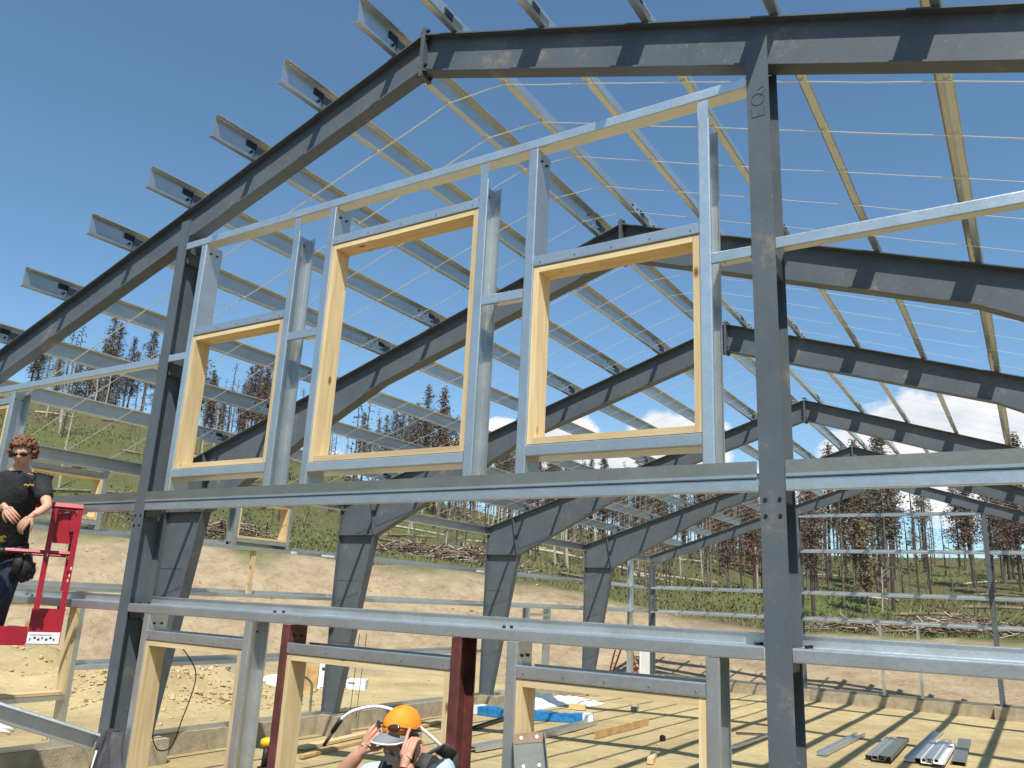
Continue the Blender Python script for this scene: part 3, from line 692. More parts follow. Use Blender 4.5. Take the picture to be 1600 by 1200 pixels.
# trees that stand out: (picture column, distance, kind, scale)
for px, r, k, s in ((1268, 41, 0, .80), (1262, 52, 2, .9), (1300, 62, 3, .95), (1322, 70, 4, 1), (1340, 54, 1, .95), (1356, 43, 9, 1.0), (1352, 60, 0, 1.0), (1372, 56, 6, .95), (1392, 45, 3, .95), (1384, 60, 3, 1.12), (1407, 82, 7, .8),
                    (1448, 78, 6, 1.05), (1454, 60, 8, .9), (1432, 95, 9, .7), (1502, 70, 2, .98), (1520, 60, 0, .82), (1512, 82, 6, .95), (1556, 56, 0, .86), (1580, 66, 3, .9), (1597, 58, 1, .8), (1566, 74, 4, .95), (1610, 50, 0, .9), (1640, 60, 5, .9),
                    (1142, 46, 2, .86), (1180, 48, 1, .75), (1098, 70, 5, .9), (1128, 58, 0, .85), (1210, 60, 0, .9), (1232, 70, 6, .9),
                    (668, 66, 1, 1.02), (684, 72, 2, 1.1), (655, 78, 0, .9), (640, 84, 3, .9), (618, 88, 6, .85), (600, 92, 3, .9), (572, 90, 4, .8), (702, 60, 7, .9), (560, 84, 2, .65),
                    (590, 86, 2, .8), (608, 90, 0, .95), (630, 80, 4, .9), (645, 74, 3, 1.0), (676, 64, 2, .95), (692, 66, 1, .9), (712, 78, 5, .8), (726, 82, 8, .9), (548, 92, 3, .7), (582, 96, 6, .8), (780, 84, 3, .95), (792, 90, 0, 1.0), (806, 80, 4, .9), (818, 88, 1, .95), (770, 96, 2, .8),
                    (358, 80, 0, .85), (366, 88, 4, .95), (380, 82, 6, .85), (345, 90, 9, .8), (396, 86, 3, .9), (330, 88, 8, .9), (174, 88, 3, .95), (196, 94, 0, .9), (216, 92, 6, .9), (142, 90, 4, .9), (118, 96, 2, .9), (84, 92, 5, .95), (372, 78, 1, .88), (352, 84, 3, .84), (388, 90, 5, .8), (322, 92, 7, .95), (340, 96, 4, .84), (410, 95, 8, .8),
                    (206, 86, 1, 1.0), (150, 92, 5, .9), (163, 96, 8, .95), (105, 88, 6, 1.05), (114, 92, 3, 1.0), (98, 99, 0, .98), (62, 98, 4, .92), (36, 94, 7, 1.0), (20, 96, 7, .95), (10, 92, 8, 1.0), (50, 90, 8, 1.1), (128, 99, 4, .9), (232, 94, 3, .9), (250, 98, 5, .9), (283, 100, 3, .82), (72, 104, 6, 1.05), (-8, 96, 3, 1)):
    put(px, r, k, s)
# the rest of the stand
for i in range(200):
    px = rn.choice((rn.uniform(-60, 560), rn.uniform(760, 1180), rn.uniform(1120, 1680), rn.uniform(820, 1200), rn.uniform(700, 1180)))
    if 1412 < px < 1440 and rn.random() < .9: continue
    if px < 560: r = rn.uniform(86, 104)
    elif px < 1150: r = rn.uniform(62, 116)
    else: r = rn.uniform(46, 124)
    if px < 560 and rn.random() < .35: continue
    put(px, r, rn.choice((0, 1, 2, 3, 3, 4, 4, 5, 6, 7, 7, 8, 9)), .82 if px > 560 else .8)
for i in range(72):
    px = rn.choice((rn.uniform(0, 560), rn.uniform(560, 800), rn.uniform(700, 1380), rn.uniform(730, 900))); r = rn.uniform(42, 84)
    a = atan2((fw+rt*((px-800)/FPX)-up*.25).x, (fw+rt*((px-800)/FPX)-up*.25).y); x = CAM.x+r*sin(a); y = CAM.y+r*cos(a)
    zone = zoneof(px)
    plant(SNG[rn.randrange(5)], x, y, rn.uniform(.8, 1.25), rn.random()*6.28, 'pale_snag', 'thin bleached bare sapling trunk, '+zone, 'dead tree', 'bleached bare saplings, '+zone)
def pole(seed, h):
    q = random.Random(seed); tr = MB(); cr = MB(); l = q.uniform(-.03, .03)
    tr.tube([(0, 0, -.2), (l*h*.5, .04, h*.5), (l*h, 0, h)], [.055, .042, .012], BARK if seed % 2 else BARK2, 5)
    for i in range(int(h*9)):
        t = q.uniform(.25, .99); a = q.random()*6.28; L = q.uniform(.15, .55)*(1.15-t*.6); p = V((l*h*t, 0, h*t)); e = p+V((cos(a)*L, sin(a)*L, L*q.uniform(-.5, .3)))
        cr.tube([p, e], [.010, .004], BARK, 3, cap=False)
        for k in range(2): c = p.lerp(e, q.uniform(.5, 1)); z_ = q.uniform(.02, .05); cr.add([c-V((z_, 0, z_)), c+V((z_, z_, 0)), c+V((0, -z_, z_*1.5))], [(0, 1, 2)], DRKN)
    return tr, cr
PLS = [proto('scorched_pole', pole(40+i, 4.2+i*.8), 'twigs') for i in range(5)]
for i in range(270):
    px = rn.choice((rn.uniform(780, 1190), rn.uniform(880, 1200), rn.uniform(1180, 1640), rn.uniform(540, 800), rn.uniform(1250, 1640), rn.uniform(0, 540))); r = rn.uniform(42, 100)
    a = atan2((fw+rt*((px-800)/FPX)-up*.25).x, (fw+rt*((px-800)/FPX)-up*.25).y); x = CAM.x+r*sin(a); y = CAM.y+r*cos(a)
    plant(PLS[rn.randrange(5)], x, y, rn.uniform(.85, 1.2), rn.random()*6.28, 'scorched_pole', 'thin scorched pole-like sapling with short twigs, '+zoneof(px), 'dead tree', 'thin scorched saplings, '+zoneof(px))
# fallen logs
LOGP = []
for i in range(4):
    mb = MB(); L = 2.6+i*.9; mb.tube([(-L/2, 0, .07), (0, .12*(i-1.5), .13), (L/2, 0, .09)], [.085, .07, .04], (PALE, BRUSH, BARK2, PALE)[i], 7)
    for q in range(5): x = random.uniform(-L/2, L/2); mb.tube([(x, 0, .1), (x+.1, random.uniform(-.4, .4), random.uniform(.15, .45))], [.018, .006], PALE, 3)
    LOGP.append(mb)
lo = [m.obj('fallen_log') for m in LOGP]; first = [True]*4
for i in range(46):
    px = rn.choice((rn.uniform(560, 800), rn.uniform(740, 1150), rn.uniform(1200, 1600), rn.uniform(0, 520))); r = rn.uniform(38.5, 74) if px > 560 else rn.uniform(38, 80)
    a = atan2((fw+rt*((px-800)/FPX)-up*.25).x, (fw+rt*((px-800)/FPX)-up*.25).y); x = CAM.x+r*sin(a); y = CAM.y+r*cos(a)
    k = rn.randrange(4); o = lo[k] if first[k] else lo[k].copy()
    if not first[k]: COL.objects.link(o)
    first[k] = False; ang = rn.uniform(-.5, .5)-a
    dx, dy = cos(ang), sin(ang); sl = (ground(x+dx, y+dy)-ground(x-dx, y-dy))/2
    o.location = (x, y, ground(x, y)); o.rotation_euler = (0, -math.atan(sl), ang)
    zone = zoneof(px)
    tag(o, ('bleached', 'reddish', 'brown bark-covered', 'long bleached')[k]+' fallen log, '+zone, 'log', ('bleached', 'reddish', 'brown', 'long bleached')[k]+' fallen logs, '+zone)
# brush heaps of slash
def brush(px, r, w, h, label, n=260):
    a = atan2((fw+rt*((px-800)/FPX)-up*.25).x, (fw+rt*((px-800)/FPX)-up*.25).y); x = CAM.x+r*sin(a); y = CAM.y+r*cos(a); mb = MB(); q = random.Random(px)
    for i in range(n):
        u = q.gauss(0, .42)*w; v = q.gauss(0, .5); hh = h*max(.05, 1-abs(u)/w)*q.random(); p = V((x+u*cos(a)+v*sin(a), y-u*sin(a)+v*cos(a), 0)); p.z = ground(p.x, p.y)+hh
        d = V((q.gauss(0, 1)*cos(a), -q.gauss(0, 1)*sin(a), q.gauss(0, .22))); d = d.normalized()*q.uniform(.3, 1.3)
        mb.tube([p-d*.5, p+d*.5], [.028, .012], q.choice((BRUSH, BRUSH, BARK2, PALE, BARK)), 4)
    o = mb.obj('brush_pile'); tag(o, label, 'brush pile', kind='stuff')
brush(1490, 37.5, 3.6, .75, 'long heap of slash branches and broken logs behind the right half of the rear wall', 420)
brush(1330, 37.5, 2.4, .45, 'low heap of grey and red branches behind the middle of the rear wall', 220)
brush(735, 40, 3.4, .8, 'heap of dry branches on the bank crest left of the second tapered column', 380)
brush(645, 41.5, 2.8, .6, 'heap of brown roots and sticks on the bank crest above the side wall opening', 300)
brush(330, 38.5, 3.6, .7, 'heap of dark roots and sticks on the bank crest behind the leftmost tapered column', 340)
brush(150, 40, 4, .5, 'row of dark stumps and roots on the bank crest behind the man in the lift', 300)
# grass and weeds over the hill
def grass():
    mb = MB(); q = random.Random(4)
    for i in range(26000):
        a = R(q.uniform(-70, 12)); r = 36.5+(q.random()**1.7)*56; x = CAM.x+r*sin(a); y = CAM.y+r*cos(a)
        if noise.noise(V((x*.08, y*.08, 0)))+.25*noise.noise(V((x*.4, y*.4, 0))) < -.05 and q.random() < .75: continue
        z = ground(x, y, False)+.35*noise.noise(V((x*.09, y*.09, 0)))+.1*noise.noise(V((x*.6, y*.6, 5))); m = q.random()
        for b_ in range(2):
            h = q.uniform(.08, .26); w = q.uniform(.015, .04); t = q.random()*3.14; ox, oy = q.gauss(0, .1), q.gauss(0, .1)
            dx, dy = cos(t)*w, sin(t)*w; lx, ly = q.gauss(0, .06), q.gauss(0, .06)
            mb.add([(x+ox-dx, y+oy-dy, z-.05), (x+ox+dx, y+oy+dy, z-.05), (x+ox+lx, y+oy+ly, z+h)], [(0, 1, 2)], GRASS if m < .62 else STRAW)
    o = mb.obj('grass'); tag(o, kind='stuff')
grass()
def clods():
    mb = MB(); q = random.Random(9)
    for i in range(2300):
        c = q.random()
        if c < .6: mx, my, s_ = q.choice(((-14.2, 9.0, 2.4), (-18.5, 7.2, 2.8), (-21, 4.5, 3), (-12.8, 7, 1.6), (-11.5, 9, 1.8))); x, y = q.gauss(mx, s_*.55), q.gauss(my, s_*.55)
        else:
            a = R(q.uniform(-66, 8)); r = q.uniform(14, 36); x = CAM.x+r*sin(a); y = CAM.y+r*cos(a)
        if abs(x) < 7.9 and -.2 < y < 22.9 and q.random() < .75: continue
        s = abs(q.gauss(.012, .022))+.008; z = ground(x, y)
        if abs(x) < 7.4: s *= .7
        mb.ell((x, y, z+s*.3), (s*q.uniform(.8, 1.5), s*q.uniform(.8, 1.5), s*q.uniform(.5, .9)), ROCK, 6, 4, jit=.8, seed=i)
    tag(mb.obj('dirt_clods'), kind='stuff')
clods()
def twigs():
    mb = MB(); q = random.Random(31)
    for i in range(1700):
        a = R(q.uniform(-66, 6)); r = q.uniform(28.5, 37.5); x = CAM.x+r*sin(a); y = CAM.y+r*cos(a)
        if abs(x) < 7.9 and y < 23.3: continue
        z = ground(x, y)+.01; L = q.uniform(.05, .28); t = q.gauss(0, .8)-a
        mb.tube([V((x-cos(t)*L, y-sin(t)*L, z)), V((x, y, z+.03+.04*q.random())), V((x+cos(t)*L, y+sin(t)*L, z+q.uniform(-.02, .05)))], [.003, .0065, .002], q.choice((BRUSH, BARK2, STRAW)), 3, cap=False)
    tag(mb.obj('dry_twigs'), kind='stuff')
twigs()
def undergrowth():
    mb = MB(); q = random.Random(77)
    for i in range(6500):
        a = R(q.uniform(-70, 10)); r = 37.5+(q.random()**1.3)*66; x = CAM.x+r*sin(a); y = CAM.y+r*cos(a)
        if noise.noise(V((x*.07, y*.07, 3)))+.3*noise.noise(V((x*.3, y*.3, 1))) < -.08 and q.random() < .8: continue
        z = ground(x, y)-.03; m = q.choice((BARK2, BRUSH, STRAW, OLIV, GRASS, BRUSH)); k = q.uniform(.4, 1.1)
        for j in range(4):
            d = V((q.gauss(0, .45), q.gauss(0, .45), q.uniform(.1, .7)))*k; p = V((x+q.gauss(0, .12), y+q.gauss(0, .12), z)); w = V((-d.y, d.x, .02)).normalized()*.016
            mb.add([p-w, p+w, p+d], [(0, 1, 2)], m)
            if j < 2:
                c = p+d*.7; e = q.uniform(.02, .06); mb.add([c-V((e, 0, e)), c+V((e, e, 0)), c+V((0, -e, e*1.5))], [(0, 1, 2)], m)
    tag(mb.obj('undergrowth'), kind='stuff')
undergrowth()
# ------------------------------------------------------------ people
def skinned(chains, sub=2):
    """chains: list of lists of (point, radius or (rx, ry)); chains share a vertex when the point is the same.  Returns verts, faces."""
    vs = []; rad = []; es = []; idx = {}
    def vi(p, r):
        k = tuple(round(c, 4) for c in p)
        if k not in idx: idx[k] = len(vs); vs.append(tuple(p)); rad.append(r)
        return idx[k]
    for ch in chains:
        ids = [vi(p, r) for p, r in ch]
        es += [(a, b) for a, b in zip(ids, ids[1:]) if a != b]
    me = bpy.data.meshes.new('tmp'); me.from_pydata(vs, es, []); o = bpy.data.objects.new('tmp', me); COL.objects.link(o)
    o.modifiers.new('s', 'SKIN'); sm = o.modifiers.new('b', 'SUBSURF'); sm.levels = sub
    for i, r in enumerate(rad):
        me.skin_vertices[0].data[i].radius = r if isinstance(r, tuple) else (r, r)
    me.skin_vertices[0].data[0].use_root = True
    bpy.context.view_layer.update(); dg = bpy.context.evaluated_depsgraph_get(); ev = o.evaluated_get(dg); m2 = ev.to_mesh()
    V_ = [v.co.copy() for v in m2.vertices]; F_ = [tuple(p.vertices) for p in m2.polygons]; ev.to_mesh_clear()
    bpy.data.objects.remove(o); bpy.data.meshes.remove(me)
    return V_, F_
def basis(fwd, upv):
    f = V(fwd).normalized(); x = f.cross(V(upv)).normalized(); z = x.cross(f)
    return Matrix(((x.x, f.x, z.x), (x.y, f.y, z.y), (x.z, f.z, z.z)))
def head(mb, c, Bm, mat, k=1.0, mouth=True):
    nu, nv = 40, 32; vs = []; fs = []
    g = lambda x, z, cx, cz, w, h=None: math.exp(-((x-cx)/w)**2-((z-cz)/(h or w))**2)
    for j in range(nv+1):
        th = pi*j/nv
        for i in range(nu):
            ph = 2*pi*i/nu; q = V((sin(th)*cos(ph), sin(th)*sin(ph), cos(th))); x, y_, z = q
            r = V((x*.074, y_*.094, z*.115))
            if z < 0: r.x *= 1+.30*z; r.y *= (1+.10*z) if y_ > 0 else (1+.45*z)
            if y_ > 0:
                r.y += .024*g(x, z, 0, -.10, .15, .20)-.010*(g(x, z, .36, .10, .2, .13)+g(x, z, -.36, .10, .2, .13))+.006*g(x, z, 0, .27, .6, .1)
                r.y += .008*g(x, z, 0, -.44, .25, .06)-.006*g(x, z, 0, -.50, .3, .03)+.007*g(x, z, 0, -.57, .22, .05)+.010*g(x, z, 0, -.82, .25, .15)
                r.y += .006*(g(x, z, .55, -.15, .2)+g(x, z, -.55, -.15, .2))
            vs.append(V(c)+Bm @ (r*k))
    for j in range(nv):
        for i in range(nu): fs.append((j*nu+i, (j+1)*nu+i, (j+1)*nu+(i+1) % nu, j*nu+(i+1) % nu))
    mb.add(vs, fs, mat)
    for s_ in (-1, 1):
        e = Bm @ Matrix.Rotation(s_*.35, 3, 'Z')
        mb.ell(V(c)+Bm @ V((s_*.076*k, -.012*k, -.004*k)), (.012*k, .022*k, .034*k), mat, 10, 8, e)
def hand(wrist, d, nrm, size=1.0, curl=.5, side=1, spread=.16, point=None):
    """chains for palm, four unequal fingers and a thumb; d = direction of the palm, nrm = back of the hand"""
    d = V(d).normalized(); nrm = V(nrm); nrm = (nrm-d*nrm.dot(d)).normalized(); x = d.cross(nrm)*side; w = V(wrist); ch = []
    k = size; kn = []
    for i, (off, L) in enumerate(((-.030, .078), (-.010, .088), (.011, .082), (.030, .064))):
        base = w+d*.085*k+x*off*k-nrm*(.004*abs(i-1.3)); kn.append(base)
        mid0 = w+d*.04*k+x*off*.8*k; wb = w-d*.045
        ang = 0; p = base; c = [(wb, .024*k), (w, .021*k), (mid0, .0145*k), (base, .0115*k)]; cu = curl if point is None or i != point else .08
        for sg, r in ((.42, .0095), (.32, .0085), (.26, .0072)):
            ang += cu*(1.15 if sg < .4 else .9); dd = (d*cos(ang)-nrm*sin(ang)+x*off*spread*20*.1).normalized(); p = p+dd*L*sg*k; c.append((p, r*k))
        ch.append(c)
    t0 = w+d*.028*k-x*.026*k-nrm*.006; t1 = t0+(d*.55-x*.75-nrm*.35).normalized()*.036*k; t2 = t1+(d*.8-x*.25-nrm*.6).normalized()*.032*k; t3 = t2+(d*.8-nrm*.6).normalized()*.024*k
    ch.append([(wb, .024*k), (w, .021*k), (t0, .015*k), (t1, .0115*k), (t2, .0100*k), (t3, .0075*k)])
    return ch
def addskin(mb, chains, mat, sub=2):
    v, f = skinned(chains, sub); mb.add(v, f, mat)
def cc(*pts): return [(V(p), r) for p, r in pts]
# ---- young man leaning on the rail of the red lift
D1 = 6.7
def a1(x, y, d=0): return at(x, y, D1+d)
p1 = a1(12, 1000, .2); man1 = empty('person', p1, 'young man with curly brown hair, sunglasses and black T-shirt leaning on the red lift rail', 'person')
mb = MB(); hc = a1(36, 709); f1 = (rt*.22-fw*1-up*.10); u1 = V((0, 0, 1))-fw*.1
hb = basis(f1, up*1+rt*.06)
neck = a1(33, 730, .02); ch0 = a1(27, 752, .02); ch1 = a1(20, 795, .03); wst = a1(13, 838, .05); pel = a1(9, 868, .08)
shR = a1(64, 755, -.02); elR = a1(75, 792, -.22); wrR = a1(50, 806, -.36); shL = a1(-12, 758, .02); elL = a1(-26, 800, -.2); wrL = a1(8, 792, -.36)
hipR = a1(22, 876, .06); hipL = a1(-4, 876, .12); knR = a1(4, 936, -.02); knL = a1(-22, 940, .06); anR = a1(-12, 998, .12); anL = a1(-36, 1000, .2)
body = [cc((pel, (.15, .11)), (wst, (.11, .08)), (ch1, (.12, .08)), (ch0, (.11, .075)), (neck, .052), (a1(36, 716), .058)),
        cc((ch0, (.11, .075)), (shR, .050), (elR, .040), (wrR, .027)), cc((ch0, (.11, .075)), (shL, .050), (elL, .040), (wrL, .027)),
        cc((pel, (.15, .11)), (hipR, .085), (knR, .058), (anR, .04)), cc((pel, (.15, .11)), (hipL, .085), (knL, .058), (anL, .04))]
addskin(mb, body, SKIN); head(mb, hc, hb, SKIN)
addskin(mb, hand(wrR, (a1(36, 818, -.40)-wrR), -fw+up*.7, 1.0, .42, 1), SKIN, 1); addskin(mb, hand(wrL, (a1(24, 812, -.40)-wrL), -fw+up*.7, 1.0, .42, -1), SKIN, 1)
mb.ell(hc+hb @ V((0, .0885, -.055)), (.020, .006, .005), LIP, 10, 6, hb)
body1 = mb.obj('body', man1, True)
mb = MB()
sleeveR = shR.lerp(elR, .74); sleeveL = shL.lerp(elL, .74)
addskin(mb, [cc((a1(9, 888, .08), (.160, .125)), (wst, (.158, .122)), (ch1, (.180, .142)), (ch0, (.172, .132)), (a1(32, 735, .02), .078)),
             cc((ch0, (.172, .132)), (shR, .080), (sleeveR, .070)), cc((ch0, (.172, .132)), (shL, .080), (sleeveL, .070))], SHIRT)
lg = a1(44, 758, -.13)
for q in range(7): mb.ell(lg+rt*(.012*q-.03)+up*(.004*sin(q*2)), (.006, .004, .008), YEL, 6, 4)
mb.obj('t_shirt', man1, True)
mb = MB(); addskin(mb, [cc((a1(10, 846, .07), (.150, .120)), (pel, (.158, .122))), cc((pel, (.158, .122)), (hipR, .098), (knR, .072), (anR, .058)), cc((pel, (.158, .122)), (hipL, .098), (knL, .072), (anL, .058))], JEAN); mb.obj('jeans', man1, True)
mb = MB()
for i in range(330):
    q = V((random.gauss(0, 1), random.gauss(0, 1), random.gauss(0, 1))).normalized()
    if q.y > .35 and q.z < .42: continue
    if q.z < -.5: continue
    p = hc+hb @ V((q.x*.098, q.y*.106-.012, q.z*.122+.026)); s_ = random.uniform(.011, .021)
    mb.ell(p, (s_, s_, s_*.9), HAIR, 7, 5, jit=.5, seed=i)
mb.obj('hair', man1, True)
mb = MB()
for s_ in (-1, 1):
    mb.ell(hc+hb @ V((s_*.034, .088, .012)), (.030, .010, .017), LENS, 12, 8, hb); mb.tube([hc+hb @ V((s_*.062, .080, .016)), hc+hb @ V((s_*.080, -.01, .014))], .004, LENS, 6)
mb.tube([hc+hb @ V((-.012, .098, .016)), hc+hb @ V((.012, .098, .016))], .004, LENS, 6)
mb.obj('sunglasses', man1, True)
mb = MB(); bp = [a1(10, 856, .06)+rt*(.168*cos(t))+fw*(.135*sin(t))+up*(-.01*cos(t)) for t in [i*2*pi/20 for i in range(21)]]
for a, b in zip(bp, bp[1:]): mb.sweep(a, b, [(-.03, -.005), (.03, -.005), (.03, .005), (-.03, .005)], up, LEATH)
mb.ell(a1(38, 884, 0), (.07, .06, .12), LEATH, 12, 8, jit=.3, seed=3); mb.ell(a1(46, 892, .02), (.045, .045, .08), LEATH, 10, 8, jit=.4, seed=8); mb.ell(a1(28, 880, -.05), (.05, .04, .09), LEATH, 10, 8, jit=.3, seed=5)
for q in range(7): mb.ell(a1(-8+q*5.4, 858, -.14), (.006, .004, .006), ZINC, 6, 4)
mb.obj('tool_belt', man1, True)
mb = MB(); c = a1(3, 842, -.2); mb.tube([c+rt*(-.05), c+rt*.02], [.022, .026], YEL, 10); mb.tube([c+rt*.02, c+rt*.045], .012, BOLT, 8); mb.ell(c+rt*(-.04)-up*.05, (.018, .02, .05), YEL, 8, 6)
tag(mb.obj('holstered_drill'), 'yellow cordless driver holstered on the tool belt of the man in the lift', 'drill')
mb = MB()
for a in (anR, anL): mb.ell(a-up*.035-fw*.06, (.05, .05, .045), LEATH, 10, 8); mb.ell(a-up*.05-fw*.14, (.045, .05, .035), LEATH, 10, 8)
mb.obj('boots', man1, True)
# ---- red lift basket
C0 = at(95, 986, 6.66); sv = V((.47, .883, 0)); tv = V((-.883, .47, 0)); zv = V((0, 0, 1))
lift = empty('boom_lift', (C0.x, C0.y, FLOOR), 'red lift basket with scuffed posts and a white safety plate, carrying the curly-haired man', 'lift')
def LP(s, t, z): return C0+sv*s+tv*t+zv*z
def sq(mb, a, b, w=.019, mat=None): mb.sweep(a, b, [(-w, -w), (w, -w), (w, w), (-w, w)], V((.3, .2, .1)) if abs((b-a).normalized().z) < .5 else sv, mat or LIFT)
def lbox(mb, s0, s1, t0, t1, z0, z1, mat):
    P = [LP(s, t, z) for z in (z0, z1) for s, t in ((s0, t0), (s1, t0), (s1, t1), (s0, t1))]
    mb.add(P, [(0, 3, 2, 1), (4, 5, 6, 7), (0, 1, 5, 4), (1, 2, 6, 5), (2, 3, 7, 6), (3, 0, 4, 7)], mat)
for s_, t_ in ((-.018, 0), (-.205, 0), (-.95, 0), (-1.32, 0), (-.018, .70), (-.50, .70), (-1.32, .70)):
    mb = MB(); sq(mb, LP(s_, t_, -.08), LP(s_, t_, .985), .019 if t_ else .021)
    for z in ((.44, .50, .47, .40) if s_ == -.018 else (.12, .6)):
        if t_ == 0: mb.ell(LP(s_+random.uniform(-.01, .01), -.0215, z), (.006, .006, .014), (WHITE, BOLT)[int(z*100) % 2], 6, 4, jit=.6, seed=z*9)
    mb.obj('post', lift)
for t_ in (0, .7):
    mb = MB(); sq(mb, LP(-1.34, t_, 1.005), LP(.0, t_, 1.005), .02); mb.obj('top_rail', lift)
    mb = MB(); sq(mb, LP(-1.30 if t_ else -.50, t_+.004, .62), LP(-.04, t_+.004, .62), .012); mb.obj('mid_rail', lift)
for s_ in (-.018, -1.32):
    mb = MB(); sq(mb, LP(s_, .02, 1.0), LP(s_, .68, 1.0), .018); sq(mb, LP(s_, .02, .60), LP(s_, .68, .60), .014); mb.obj('end_rail', lift)
mb = MB(); lbox(mb, -.183, -.04, .03, .10, .71, .95, LIFT); lbox(mb, -.180, -.06, .012, .03, .70, .72, LIFT); lbox(mb, -.075, .004, -.02, .02, .80, .93, LIFT)
ap = [(-.183, .93), (-.183, .975), (-.05, .975), (-.045, .90), (-.07, .945), (-.11, .965)]
mb.add([LP(a, .0, b) for a, b in ap]+[LP(a, .02, b) for a, b in ap], [(0, 1, 2, 3, 4, 5), (11, 10, 9, 8, 7, 6)]+[(i, (i+1) % 6, (i+1) % 6+6, i+6) for i in range(6)], LIFT)
mb.obj('control_box', lift)
mb = MB(); lbox(mb, -.235, .004, -.030, -.022, -.005, .175, LIFT); lbox(mb, -.235, .004, -.028, .02, -.105, -.006, LIFT); mb.obj('toe_board', lift)
mb = MB(); lbox(mb, -1.36, -.238, -.028, -.018, -.115, .03, LIFT); mb.obj('toe_board', lift)
mb = MB(); lbox(mb, -.232, -.002, -.034, -.0305, -.100, -.010, WHITE)
for q in range(7): lbox(mb, -.215+q*.028, -.204+q*.028+(.006 if q % 3 else 0), -.0352, -.0342, -.075+.012*(q % 2), -.058+.012*(q % 2), INK)
lbox(mb, -.215, -.06, -.0352, -.0342, -.034, -.030, INK)
mb.obj('safety_plate', lift)
mb = MB(); lbox(mb, -1.34, -.02, 0, .72, -.10, -.085, LIFT); lbox(mb, -1.2, -.30, .1, .6, -.084, -.076, GALV2); mb.obj('platform', lift)
mb = MB(); sq(mb, LP(-1.05, .35, -.12), LP(-1.75, .35, -1.35), .07); sq(mb, LP(-1.75, .35, -1.35), LP(-1.35, .35, -1.75), .08); mb.obj('boom', lift)
mb = MB(); lbox(mb, -2.2, -1.0, .0, .8, -1.88, -1.55, LIFT); mb.obj('chassis', lift)
for s_ in (-2.0, -1.2):
    for t_ in (-.1, .85): mb = MB(); c = LP(s_, t_, 0); c.z = FLOOR+.17; mb.tube([c, c+tv*.10], .17, LEATH, 18); mb.obj('wheel', lift)
mb = MB()
for q in range(3): lbox(mb, -.52+.13*q, -.42+.13*q, .05+.05*q, .25+.05*q, -.075, -.01+.03*q, (LIFT, GALV2, CARD)[q])
tag(mb.obj('toolbox'), 'small red and grey toolbox on the floor of the lift basket', 'toolbox')
# ---- man with the phone in front of the door opening
D2 = 4.0
def a2(x, y, d=0): return at(x, y, D2+d)
gz = ground(1, -.7)
ch = a2(648, 1228, .12); pl2 = V((ch.x-.03, ch.y+.04, gz+.98)); man2 = empty('person', (ch.x, ch.y, gz), 'bearded man in orange cap with phone at one ear and finger in the other', 'person')
mb = MB(); hc = a2(626, 1146); f2 = (rt*-.62-fw*.80+up*.03); hb = basis(f2, up*1-rt*.10)
nk = a2(640, 1178, .07); shR = a2(690, 1206, .10); shL = a2(600, 1216, .20); elR = a2(652, 1268, -.20); wrR = a2(633, 1190, -.22); elL = a2(522, 1222, -.05); wrL = a2(566, 1172, -.08)
w2 = V((ch.x-.01, ch.y+.02, gz+1.18)); hR = pl2+V((.10, .03, -.06)); hL = pl2+V((-.10, -.03, -.06)); kR = hR+V((.03, -.04, -.42)); kL = hL+V((-.03, -.05, -.42)); aR = V((kR.x, kR.y+.03, gz+.09)); aL = V((kL.x, kL.y+.03, gz+.09))
addskin(mb, [cc((pl2, (.17, .13)), (w2, (.17, .14)), (ch, (.18, .13)), (nk, .066), (a2(630, 1160, .03), .066)), cc((ch, (.18, .13)), (shR, .062), (elR, .048), (wrR, .033)), cc((ch, (.18, .13)), (shL, .062), (elL, .050), (wrL, .033)),
             cc((pl2, (.17, .13)), (hR, .10), (kR, .07), (aR, .045)), cc((pl2, (.17, .13)), (hL, .10), (kL, .07), (aL, .045))], SKIN2)
head(mb, hc, hb, SKIN2, 1.03)
addskin(mb, hand(wrR, a2(640, 1158, -.16)-wrR, -fw*.8-rt*.5, 1.02, .75, 1, point=0), SKIN2, 1)
addskin(mb, hand(wrL, a2(590, 1142, -.06)-wrL, -fw*.9-rt*.3, 1.02, .62, -1), SKIN2, 1)
mb.obj('body', man2, True)
mb = MB(); addskin(mb, [cc((pl2, (.18, .14)), (w2, (.19, .155)), (ch, (.195, .145)), (a2(646, 1196, .08), .085)), cc((ch, (.195, .145)), (shR, .088), (shR.lerp(elR, .5), .080)), cc((ch, (.195, .145)), (shL, .088), (shL.lerp(elL, .5), .080))], BLUS)
mb.obj('shirt', man2, True)
mb = MB()
for off in (0, .0):
    pass
st = [a2(640, 1250, -.10), a2(655, 1205, -.09), a2(668, 1178, -.03), a2(688, 1168, .08), a2(705, 1180, .20), a2(706, 1230, .28)]
for a, b in zip(st, st[1:]): mb.sweep(a, b, [(-.036, -.006), (.036, -.006), (.036, .006), (-.036, .006)], rt*.8+up*.5, DARKG)
st = [a2(590, 1260, .05), a2(596, 1215, .06), a2(606, 1192, .10), a2(622, 1188, .2)]
for a, b in zip(st, st[1:]): mb.sweep(a, b, [(-.036, -.006), (.036, -.006), (.036, .006), (-.036, .006)], rt, DARKG)
addskin(mb, [cc((w2, (.196, .162)), (V((ch.x, ch.y+.005, ch.z-.06)), (.202, .152)))], DARKG)
mb.obj('harness', man2, True)
mb = MB(); addskin(mb, [cc((pl2+V((0, 0, .08)), (.18, .145)), (pl2, (.185, .145))), cc((pl2, (.185, .145)), (hR, .115), (kR, .088), (aR, .07)), cc((pl2, (.185, .145)), (hL, .115), (kL, .088), (aL, .07))], JEAN); mb.obj('trousers', man2, True)
mb = MB()
for a in (aR, aL): mb.ell(a+V((.01, -.05, -.035)), (.055, .14, .055), LEATH, 12, 8)
mb.obj('boots', man2, True)
